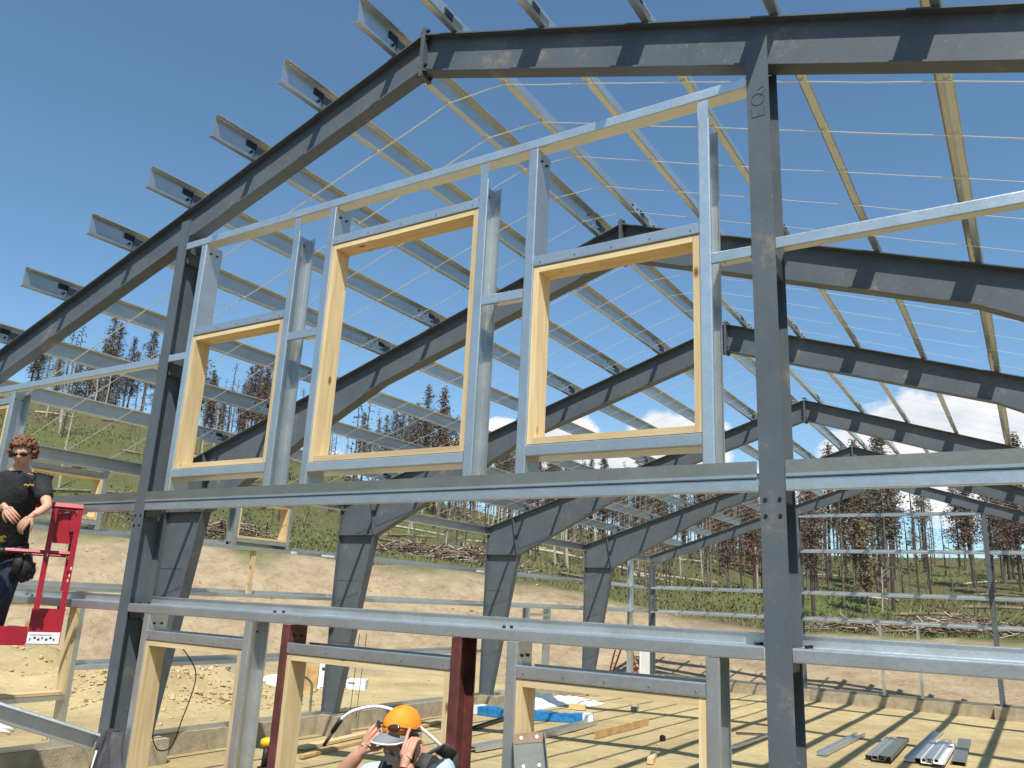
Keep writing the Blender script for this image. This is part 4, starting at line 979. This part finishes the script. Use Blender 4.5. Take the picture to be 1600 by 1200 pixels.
# beard
mb = MB()
for i in range(240):
    x = random.uniform(-.9, .9); z = random.uniform(-1.0, -.40)
    if abs(x) < .26 and -.62 < z < -.46: continue
    if z > -.66 and abs(x) < .62 and not (z > -.46 and abs(x) < .26): continue
    r = sqrt(max(.05, 1-min(.96, x*x*.8+z*z*.35))); p = hc+hb @ V((x*.064*(1+.25*z), .088*r+.006, z*.118)); s_ = random.uniform(.006, .011)
    mb.ell(p, (s_, s_, s_*1.3), GREYH, 6, 5, hb, .3, i)
mb.obj('beard', man2, True)
mb = MB()
for i in range(120):
    s2 = random.choice((-1, 1)); z = random.uniform(-.35, .12); y_ = random.uniform(-.95, -.05); p = hc+hb @ V((s2*.076*sqrt(max(.05, 1-y_*y_*.8)), y_*.098, z*.11)); s_ = random.uniform(.006, .010)
    mb.ell(p, (s_, s_, s_*1.3), GREYH, 6, 4, hb, .3, i)
mb.obj('hair', man2, True)
# cap: dome, band, brim
cap = MB(); nu, nv = 28, 10; vs = []; fs = []
for j in range(nv+1):
    th = (pi*.5)*j/nv
    for i in range(nu):
        ph = 2*pi*i/nu; q = V((sin(th)*cos(ph)*.086, sin(th)*sin(ph)*.107-.006, cos(th)*.100*(1+.02*cos(6*ph)*sin(th)))); vs.append(hc+hb @ (Matrix.Rotation(-.04, 3, 'X') @ q+V((0, -.004, .028))))
for j in range(nv):
    for i in range(nu): fs.append((j*nu+i, (j+1)*nu+i, (j+1)*nu+(i+1) % nu, j*nu+(i+1) % nu))
cap.add(vs, fs, ORNG); cap.ell(hc+hb @ V((0, 0, .128)), (.008, .008, .006), ORNG, 8, 6, hb)
capo = cap.obj('cap', man2, True)
br = MB(); vs = []; n = 18; m_ = 5
for layer in (0, -.004):
    for j in range(m_+1):
        for i in range(n+1):
            t = -1+2*i/n; w = sqrt(max(0, 1-t*t)); d0 = .100*sqrt(max(.12, 1-t*t*.80)); L = .078*w**.7+.002
            q = V((t*.080, d0-.006+L*j/m_, .034-.016*(j/m_)-.020*t*t-.008*(j/m_)**2+layer)); vs.append(hc+hb @ q)
N_ = (m_+1)*(n+1); fs = []
for l in (0, N_):
    for j in range(m_):
        for i in range(n): a = l+j*(n+1)+i; fs.append((a, a+1, a+n+2, a+n+1) if l == 0 else (a, a+n+1, a+n+2, a+1))
for i in range(n): a = m_*(n+1)+i; fs.append((a, a+1, a+1+N_, a+N_))
br.add(vs, fs, GREYC); bo = br.obj('brim', capo, True)
pp = MB(); pp.tube([V(vs[m_*(n+1)+i])-up*.002 for i in range(n+1)], .0042, WHITE, 6); pp.obj('brim_edge', capo, True)
# sunglasses pushed up on the cap
mb = MB()
for s_ in (-1, 1):
    M_ = hb @ Matrix.Rotation(.5, 3, 'X')
    mb.ell(hc+hb @ Matrix.Rotation(-s_*.32, 3, 'Z') @ V((s_*.022, .106, .062)), (.034, .007, .018), AMBER, 14, 8, hb @ Matrix.Rotation(-s_*.45, 3, 'Z') @ Matrix.Rotation(.35, 3, 'X'))
    mb.tube([hc+hb @ V((s_*.062, .088, .066)), hc+hb @ V((s_*.092, .02, .040)), hc+hb @ V((s_*.088, -.05, .012))], .0045, BOLT, 6)
mb.tube([hc+hb @ V((-.012, .106, .064)), hc+hb @ V((.012, .106, .064))], .004, BOLT, 6)
tag(mb.obj('sunglasses', None, True), 'dark wraparound sunglasses pushed up on the orange cap', 'sunglasses')
ph = hc+hb @ V((-.094, .030, -.045)); mb = MB(); Mx = hb
def obox(mb, c, M_, hx, hy, hz, mat):
    P = [c+M_ @ V((x*hx, y*hy, z*hz)) for z in (-1, 1) for x, y in ((-1, -1), (1, -1), (1, 1), (-1, 1))]
    mb.add(P, [(0, 3, 2, 1), (4, 5, 6, 7), (0, 1, 5, 4), (1, 2, 6, 5), (2, 3, 7, 6), (3, 0, 4, 7)], mat)
obox(mb, ph, hb @ Matrix.Rotation(.35, 3, 'X'), .006, .034, .070, LENS); obox(mb, ph+hb @ V((-.0065, 0, 0)), hb @ Matrix.Rotation(.35, 3, 'X'), .002, .032, .067, LEATH)
tag(mb.obj('mobile_phone'), 'black mobile phone held to the ear of the man in the orange cap', 'phone')
# ------------------------------------------------------------ loose things
def gp(px, py, z=FLOOR):
    d = (fw+rt*((px-800)/FPX)-up*((py-600)/FPX)); return CAM+d*((z-CAM.z)/d.z)
def hy(px, py, y):
    d = (fw+rt*((px-800)/FPX)-up*((py-600)/FPX)); return CAM+d*((y-CAM.y)/d.y)
def hx(px, py, x):
    d = (fw+rt*((px-800)/FPX)-up*((py-600)/FPX)); return CAM+d*((x-CAM.x)/d.x)
CSEC = thick([(-.05, .045), (-.05, 0), (.05, 0), (.05, .045)], .004)
def spline(P, n=8):
    P = [V(p) for p in P]; out = []
    for i in range(len(P)-1):
        p0, p1, p2, p3 = P[max(0, i-1)], P[i], P[i+1], P[min(len(P)-1, i+2)]
        for k in range(n):
            t = k/n; out.append(.5*((2*p1)+(p2-p0)*t+(2*p0-5*p1+4*p2-p3)*t*t+(3*p1-p0-3*p2+p3)*t**3))
    return out+[P[-1]]
mb = MB(); hose = spline([a2(533, 1124, .55), a2(552, 1111, .55), a2(585, 1104, .55), a2(615, 1110, .5), a2(640, 1126, .45), a2(668, 1146, .45), a2(697, 1176, .5), a2(715, 1215, .8), V((.95, .5, .3)), V((.98, .62, FLOOR+.02))])
mb.tube(hose, .0095, WHITE, 8); mb.tube([a2(533, 1124, .55), a2(520, 1143, .56)], .014, BOLT, 8); mb.tube([a2(520, 1143, .56), a2(506, 1165, .58)], .010, BARK, 8)
tag(mb.obj('hose', None, True), 'white hose with a black nozzle arching behind the man in the orange cap', 'hose')
# leaning channel with bolt holes, in front of the right hand opening
mb = MB(); a = at(826, 1145, 4.35); b = at(848, 1420, 4.0); sec = thick([(-.083, .05), (-.083, 0), (.083, 0), (.083, .05)], .005)
d_ = (b-a).normalized(); n_ = len(sec); ux = (rt-d_*rt.dot(d_)).normalized(); wx = d_.cross(ux)
if wx.dot(fw) > 0: wx = -wx
vs = [a+ux*p+wx*q for p, q in sec]+[b+ux*p*1.15+wx*q for p, q in sec]
mb.add(vs, [tuple((i, (i+1) % n_, (i+1) % n_+n_, i+n_)) for i in range(n_)]+[tuple(range(n_-1, -1, -1)), tuple(range(n_, 2*n_))], GALV2)
for (u_, v_) in ((-.042, .022), (.042, .022), (-.042, .16), (.042, .16)): c = a+d_*v_+ux*u_+wx*.004; mb.tube([c, c+wx*.002], .0095, WHITE, 10)
for c_, e_ in ((a, b),): mb.add([a+ux*-.08+wx*.004+d_*.0, a+ux*.08+wx*.004, a+ux*.08+wx*.0055+d_*.05, a+ux*-.08+wx*.0055+d_*.05], [(0, 1, 2, 3)], BRUSH)
tag(mb.obj('leaning_channel'), 'short dull steel channel with bolt holes leaning in front of the right lower opening', 'steel channel')
# loose purlin held across the left bay
mb = MB(); a = hy(156, 1146, -.03); b = at(-160, 1046, 5.6)
secz = thick(fil([(.060, -.012), (.052, .004), (0, 0), (0, -.125), (-.055, -.130)]), .004); d_ = (b-a).normalized(); vz = V((0, 0, 1)); vz = (vz-d_*vz.dot(d_)).normalized(); hz_ = d_.cross(vz)
if hz_.dot(fw) > 0: hz_ = -hz_
n_ = len(secz); vs = [a+hz_*p+vz*q for p, q in secz]+[b+hz_*p+vz*q for p, q in secz]
mb.add(vs, [tuple((i, (i+1) % n_, (i+1) % n_+n_, i+n_)) for i in range(n_)]+[tuple(range(n_-1, -1, -1)), tuple(range(n_, 2*n_))], GALV)
tag(mb.obj('loose_purlin'), 'loose galvanized purlin slanting down to the foot of the left end wall column', 'purlin')
g0 = at(2, 1131, 6.05); mb = MB(); addskin(mb, hand(g0-rt*.11-up*.02, rt*1+up*.1, up*.7-fw*.6, 1.35, .55, 1), WHITE, 1); mb.tube([g0-rt*.26-up*.06, g0-rt*.12-up*.022], [.045, .04], WHITE, 10)
tag(mb.obj('work_glove', None, True), 'white work glove gripping the loose purlin at the left edge', 'glove')
mb = MB(); obox(mb, at(8, 1112, 6.12), Matrix(((d_.x, hz_.x, vz.x), (d_.y, hz_.y, vz.y), (d_.z, hz_.z, vz.z))), .09, .04, .016, WX); tag(mb.obj('wood_block'), 'yellow wood offcut resting on the loose purlin by the white glove', 'wood block')
# jacket on the left column
def cloth(mb, c, ux, h, w, mat, seed):
    nx, nz_ = 14, 22; vs = []; fs = []
    nrm_ = V((0, 0, 1)).cross(ux).normalized()
    if nrm_.dot(fw) > 0: nrm_ = -nrm_
    for l in (0, 1):
        for j in range(nz_+1):
            for i in range(nx+1):
                t = i/nx-.5; k = j/nz_; ww = w*(.35+.75*min(1, k*2.2)); fold = .035*sin(t*16+k*3+seed)+.03*noise.noise(V((t*5, k*5, seed)))
                vs.append(c+ux*(t*ww+.02*sin(k*5+seed))-V((0, 0, 1))*(k*h+.05*abs(t))+nrm_*(fold+.05+.06*(.25-t*t)*(1 if l == 0 else -.4)))
    N2 = (nx+1)*(nz_+1)
    for l in (0, N2):
        for j in range(nz_):
            for i in range(nx): a = l+j*(nx+1)+i; fs.append((a, a+1, a+nx+2, a+nx+1))
    mb.add(vs, fs, mat)
mb = MB(); jc = hy(186, 1136, -.03); cloth(mb, jc, V((1, 0, 0)), .85, .36, JACK, 2.0)
mb.tube([jc+V((-.03, -.13, -.15)), jc+V((-.05, -.14, -.3)), jc+V((-.06, -.13, -.45))], .006, WHITE, 6)
tag(mb.obj('jacket', None, True), 'dark grey jacket hanging at the foot of the left end wall column', 'jacket')
# drill on a step ladder top
dz = at(414, 1214, 5.35)
sl = empty('step_ladder', (dz.x, dz.y, FLOOR), 'yellow-topped step ladder standing left of the door opening', 'ladder')
mb = MB(); mb.box((dz.x-.16, dz.y-.09, dz.z-.035), (dz.x+.16, dz.y+.09, dz.z), YEL); mb.obj('ladder_top', sl)
for sx in (-1, 1):
    for sy in (-1, 1): mb = MB(); mb.tube([(dz.x+sx*.13, dz.y+sy*.06, dz.z-.04), (dz.x+sx*.2, dz.y+sy*.36, FLOOR)], .016, GALV, 6); mb.obj('leg', sl)
for q in range(1, 5):
    t = q/5; z = (dz.z-.04)*(1-t)+FLOOR*t; mb = MB(); mb.box((dz.x-.13-.07*t, dz.y-.06-.30*t-.03, z), (dz.x+.13+.07*t, dz.y-.06-.30*t+.03, z+.012), GALV); mb.obj('rung', sl)
dr = empty('cordless_drill', (dz.x, dz.y, dz.z), 'yellow and black cordless drill standing upright beside the left red jamb', 'drill')
mb = MB(); q0 = dz+V((0, 0, .21)); mb.tube([q0+rt*-.05, q0+rt*-.02, q0+rt*.04], [.024, .033, .031], YEL, 12); mb.obj('housing', dr, True)
mb = MB(); mb.tube([q0+rt*.042, q0+rt*.075, q0+rt*.10], [.026, .022, .012], BOLT, 10); mb.obj('chuck', dr, True)
mb = MB(); mb.tube([q0+rt*-.01-V((0, 0, .02)), dz+V((0, 0, .06))+rt*-.015], [.020, .022], LEATH, 10); mb.obj('handle', dr, True)
mb = MB(); mb.box((dz.x-.05, dz.y-.035, dz.z+.001), (dz.x+.05, dz.y+.035, dz.z+.035), YEL); mb.box((dz.x-.048, dz.y-.033, dz.z+.036), (dz.x+.048, dz.y+.033, dz.z+.062), LEATH); mb.obj('battery', dr)
# steel offcuts on the sand floor
def lying(p, q, w=.10, h=.045, mat=GALV, label='', cat='steel channel', group=None, name='steel_channel', up_=True, lift_=0.0):
    mb = MB(); p = V((p.x, p.y, FLOOR+.02+lift_)); q = V((q.x, q.y, FLOOR+.02+lift_)); d = (q-p).normalized(); U = V((0, 0, 1)).cross(d)
    path = [(-w/2, h), (-w/2, 0), (w/2, 0), (w/2, h)] if up_ else [(-w/2, 0), (-w/2, h), (w/2, h), (w/2, 0)]
    sec = thick(path, .005); n = len(sec); vs = [p+U*a+V((0, 0, b)) for a, b in sec]+[q+U*a+V((0, 0, b)) for a, b in sec]
    mb.add(vs, [tuple((i, (i+1) % n, (i+1) % n+n, i+n)) for i in range(n)]+[tuple(range(n-1, -1, -1)), tuple(range(n, 2*n))], mat)
    o = mb.obj(name); tag(o, label, cat, group); return o
G1 = 'galvanized offcuts lying on the sand floor at lower right'
lying(gp(1284, 1182), gp(1346, 1150), .16, .06, label='single galvanized channel lying alone left of the offcut piles', group=G1)
for i, (x0, y0, x1, y1) in enumerate(((1362, 1189, 1394, 1160), (1372, 1192, 1403, 1161), (1383, 1194, 1412, 1163))):
    lying(gp(x0, y0), gp(x1, y1), .20, .07, (GALV, GALV2, GALV2)[i], ('left', 'middle', 'right')[i]+' channel of the small three-piece offcut pile', 'steel channel', G1, up_=bool(i % 2), lift_=.02*i)
for i, (x0, y0, x1, y1) in enumerate(((1422, 1192, 1468, 1146), (1438, 1195, 1462, 1166), (1448, 1198, 1474, 1165), (1458, 1199, 1480, 1167), (1468, 1202, 1488, 1170))):
    lying(gp(x0, y0), gp(x1, y1), .17, .07, (GALV, GALV, WHITE, GALV, WHITE)[i], ('longest leftmost', 'second from left', 'middle whitish', 'fourth from left', 'rightmost whitish')[i]+' piece of the large offcut pile', 'steel channel', G1, up_=bool(i % 2 == 0), lift_=.015*i)
lying(gp(1498, 1197), gp(1508, 1160), .22, .05, GALV2, 'flat grey offcut lying right of the large offcut pile', 'steel channel', G1, up_=False)
lying(gp(1144, 1172), gp(1205, 1150), .09, .05, GALV, 'thin galvanized channel half hidden behind the right column', 'steel channel')
lying(gp(1150, 1148), gp(1198, 1150), .05, .03, BARK, 'thin dark rod lying by the right column', 'rod', name='rod')
lying(gp(838, 1156), gp(926, 1133), .20, .09, GALV, 'long galvanized channel lying in front of the blue bundle', 'steel channel')
lying(gp(735, 1176), gp(835, 1158), .22, .08, GALV, 'bright channel lying behind the right red jamb', 'steel channel', up_=False)
lying(gp(738, 1142), gp(800, 1122), .09, .05, BOLT, 'black pipe lying beyond the right red jamb', 'pipe', name='pipe')
def block(p, q, w, h, mat, label, cat, name):
    mb = MB(); mb.sweep(V((p.x, p.y, FLOOR+h/2+.01)), V((q.x, q.y, FLOOR+h/2+.01)), [(-w/2, -h/2), (w/2, -h/2), (w/2, h/2), (-w/2, h/2)], V((0, 0, 1)).cross(V((q.x-p.x, q.y-p.y, 0))), mat); return tag(mb.obj(name), label, cat)
block(gp(931, 1155), gp(1012, 1134), .04, .14, CARD, 'brown timber plank standing on edge on the sand floor', 'plank', 'timber_plank')
block(gp(890, 1108), gp(915, 1110), .22, .12, WX, 'short timber block lying behind the blue bundle', 'wood block', 'wood_block')
block(gp(1016, 1195), gp(1022, 1183), .10, .08, WX, 'small timber block lying below the right lower opening', 'wood block', 'wood_block')
block(gp(990, 1112), gp(994, 1108), .14, .10, CONC, 'small pale stone on the sand floor in the shadow grid', 'stone', 'stone')
mb = MB(); mb.ell(gp(1035, 1158)+V((0, 0, .05)), (.07, .05, .06), LEATH, 8, 6, jit=.5); tag(mb.obj('rag'), 'small dark rag on the sand floor under the right lower opening', 'rag')
# blue wrapped bundles
def bundle(p, q, label):
    root = empty('wrapped_bundle', (p.x, p.y, FLOOR), label, 'bundle', 'blue wrapped bundles on the sand floor')
    mb = MB(); d = V((q.x-p.x, q.y-p.y, 0)); L = d.length; d.normalize(); U = V((-d.y, d.x, 0)); rn_ = random.Random(int(L*100))
    for i in range(3):
        a = V((p.x, p.y, FLOOR+.01))+U*(.11*(i-1)); n = 14; pts = []
        for side in range(2): pass
        for k in range(n):
            t0, t1 = k/n, (k+1)/n; h0 = .14+.03*rn_.random()
            P = [a+d*L*t0-U*.05, a+d*L*t1-U*.05, a+d*L*t1+U*.05, a+d*L*t0+U*.05]; Z = V((0, 0, h0)); 
            mb.add(P+[x+Z for x in P], [(0, 3, 2, 1), (4, 5, 6, 7), (0, 1, 5, 4), (1, 2, 6, 5), (2, 3, 7, 6), (3, 0, 4, 7)], BLUE)
    mb.obj('wrap', root)
    for t in (.0, .28, .92):
        mb = MB(); a = V((p.x, p.y, FLOOR+.005))+d*L*t; P = [a-U*.175, a-U*.175+d*.22, a+U*.175+d*.22, a+U*.175]; Z = V((0, 0, .178)); mb.add(P+[x+Z for x in P], [(0, 3, 2, 1), (4, 5, 6, 7), (0, 1, 5, 4), (1, 2, 6, 5), (2, 3, 7, 6), (3, 0, 4, 7)], WHITE if t != .28 else BLUE); mb.obj('label_band', root)
bundle(gp(742, 1114), gp(800, 1124), 'short blue wrapped bundle lying right of the right red jamb'); bundle(gp(806, 1122), gp(920, 1130), 'long blue wrapped bundle seen through the right lower opening')
# crumpled white sheeting
def crumple(c, rx, ry, h, mat, seed, label, cat, name, n=18):
    mb = MB(); vs = []; fs = []
    for j in range(n+1):
        for i in range(n+1):
            u, v = i/n*2-1, j/n*2-1; e = max(0, 1-max(abs(u), abs(v))**2)
            vs.append((c.x+u*rx+.06*noise.noise(V((u*3, v*3, seed))), c.y+v*ry, c.z+.004+h*e*(.45+.9*abs(noise.noise(V((u*2.6, v*2.6, seed)))))))
    for j in range(n):
        for i in range(n): a = j*(n+1)+i; fs.append((a, a+1, a+n+2, a+n+1))
    mb.add(vs, fs, mat); return tag(mb.obj(name), label, cat)
crumple(gp(822, 1100), .75, .8, .38, WHITE, 1, 'crumpled white plastic sheet behind the left side of the right lower opening', 'plastic sheet', 'plastic_sheet')
crumple(gp(892, 1098), .7, .5, .22, WHITE, 5, 'flat crumpled white sheet lying right of the other plastic', 'plastic sheet', 'plastic_sheet')
crumple(gp(852, 1084), .4, .4, .50, WHITE, 9, 'upright crumpled white plastic bag near the side wall', 'plastic bag', 'plastic_bag')
crumple(gp(440, 1072), .9, .5, .45, WHITE, 12, 'low heap of white rubbish left of the plywood sheet beyond the side wall', 'rubbish heap', 'rubbish_heap')
# boxes beyond the side wall
def crate(px0, px1, py0, py1, mat, label, cat, name, dep=.5):
    c = gp((px0+px1)/2, py1); D = (c-CAM).dot(fw); w = (px1-px0)/FPX*D/2; h = (py1-py0)/FPX*D; mb = MB(); u = V((rt.x, rt.y, 0)).normalized(); f = V((fw.x, fw.y, 0)).normalized()
    P = [c-u*w, c+u*w, c+u*w+f*dep, c-u*w+f*dep]; z0 = V((0, 0, ground(c.x, c.y)-c.z)); Z = V((0, 0, h)); P = [p+z0 for p in P]
    mb.add(P+[x+Z for x in P], [(0, 3, 2, 1), (4, 5, 6, 7), (0, 1, 5, 4), (1, 2, 6, 5), (2, 3, 7, 6), (3, 0, 4, 7)], mat)
    mb.add([p+Z*.62-f*.004 for p in (P[0]+u*w*.2, P[0]+u*w*.9)]+[p+Z*.74-f*.004 for p in (P[0]+u*w*.9, P[0]+u*w*.2)], [(0, 1, 2, 3)], INK if mat is WHITE else mat)
    return tag(mb.obj(name), label, cat)
crate(496, 538, 1036, 1076, WHITE, 'tall white carton beyond the side wall behind the second tapered column', 'carton', 'carton')
crate(540, 570, 1064, 1078, WHITE, 'low white carton right of the tall white one', 'carton', 'carton')
crate(456, 494, 1042, 1080, CARD, 'upright plywood sheet seen through the door opening left of the white carton', 'plywood sheet', 'plywood_sheet', .08)
crate(300, 372, 1044, 1064, GALV, 'low stack of galvanized sheets behind the dirt heap', 'metal stack', 'sheet_stack', .8)
# white door panel and ladder at the far corner
mb = MB(); p = hx(1006, 1052, -7.33); mb.box((p.x-.0, p.y-.35, -.08), (p.x+.06, p.y+.35, 1.45), WHITE)
for q in range(6): mb.box((p.x+.061, p.y-.30+q*.11, .0), (p.x+.066, p.y-.28+q*.11, 1.4), WHITE)
mb.box((p.x-.01, p.y-.38, 1.452), (p.x+.07, p.y+.38, 1.50), BRUSH)
tag(mb.obj('door_panel'), 'narrow white door panel leaning beside the far corner column', 'door panel')
lb = gp(974, 1067); lb = V((lb.x, lb.y, ground(lb.x, lb.y))); ul = V((rt.x, rt.y, 0)).normalized(); fl = V((fw.x, fw.y, 0)).normalized()
ld = empty('orange_step_ladder', lb, 'orange step ladder standing open outside the far left corner', 'ladder')
Ht = 1.45
for sx in (-1, 1):
    for sy in (-1, 1): mb = MB(); mb.tube([lb+ul*(sx*.12+.30*sy*.1)+V((0, 0, Ht)), lb+ul*(sy*.46+sx*.08)+fl*(sx*.22)], .032, LADO, 6); mb.obj('leg', ld)
for q in range(1, 6): t = q/6; c = lb+ul*(-.46*t*1.0)+V((0, 0, Ht*(1-t))); mb = MB(); mb.tube([c-ul*.02-fl*(.08+.14*t), c+fl*(.08+.14*t)], .018, LADO, 5); mb.obj('rung', ld)
mb = MB(); mb.box((lb.x-.14, lb.y-.1, lb.z+Ht), (lb.x+.14, lb.y+.1, lb.z+Ht+.05), LADO); mb.obj('ladder_top', ld)
# conduit, rods, cable
mb = MB(); mb.tube(spline([hx(470, 1056, -7.6), hx(480, 1060, -7.6), hx(487, 1070, -7.6), hx(486, 1090, -7.6), hx(484, 1116, -7.6)], 5), .022, GALV2, 8); tag(mb.obj('conduit', None, True), 'bent grey conduit rising at the side wall rail', 'conduit')
for i, (a, b) in enumerate((((562, 990), (546, 1122)), ((573, 990), (556, 1122)))):
    mb = MB(); mb.tube([hx(*a, -7.25), hx(*b, -7.25)], .006, BOLT, 5); tag(mb.obj('hanging_rod'), ('left', 'right')[i]+' of two thin dark rods hanging beside the second tapered column', 'rod', 'thin rods at the side wall')
mb = MB(); mb.tube(spline([at(x, y, 7.4) for x, y in ((281, 1008), (297, 1030), (306, 1052), (301, 1080), (283, 1128), (268, 1166), (247, 1172), (238, 1150), (240, 1132))], 5), .0055, BOLT, 5); tag(mb.obj('cable', None, True), 'thin black cable looping behind the left lower opening', 'cable')
mb = MB(); mb.tube(spline([at(x, y, 6.6) for x, y in ((432, 1100), (410, 1072+28), (405, 1104), (382, 1130))], 4), .007, BOLT, 5)
# boards lying along the side wall foundation
for i, (a, b, w) in enumerate((((470, 1172), (640, 1134), .16), ((470, 1186), (720, 1122), .10))):
    p, q = gp(*a), gp(*b); block(p, q, w, .045, CARD if i else WX, ('pale wide board lying near the side wall foundation', 'brown narrow board lying along the side wall foundation')[i], 'board', 'timber_board')
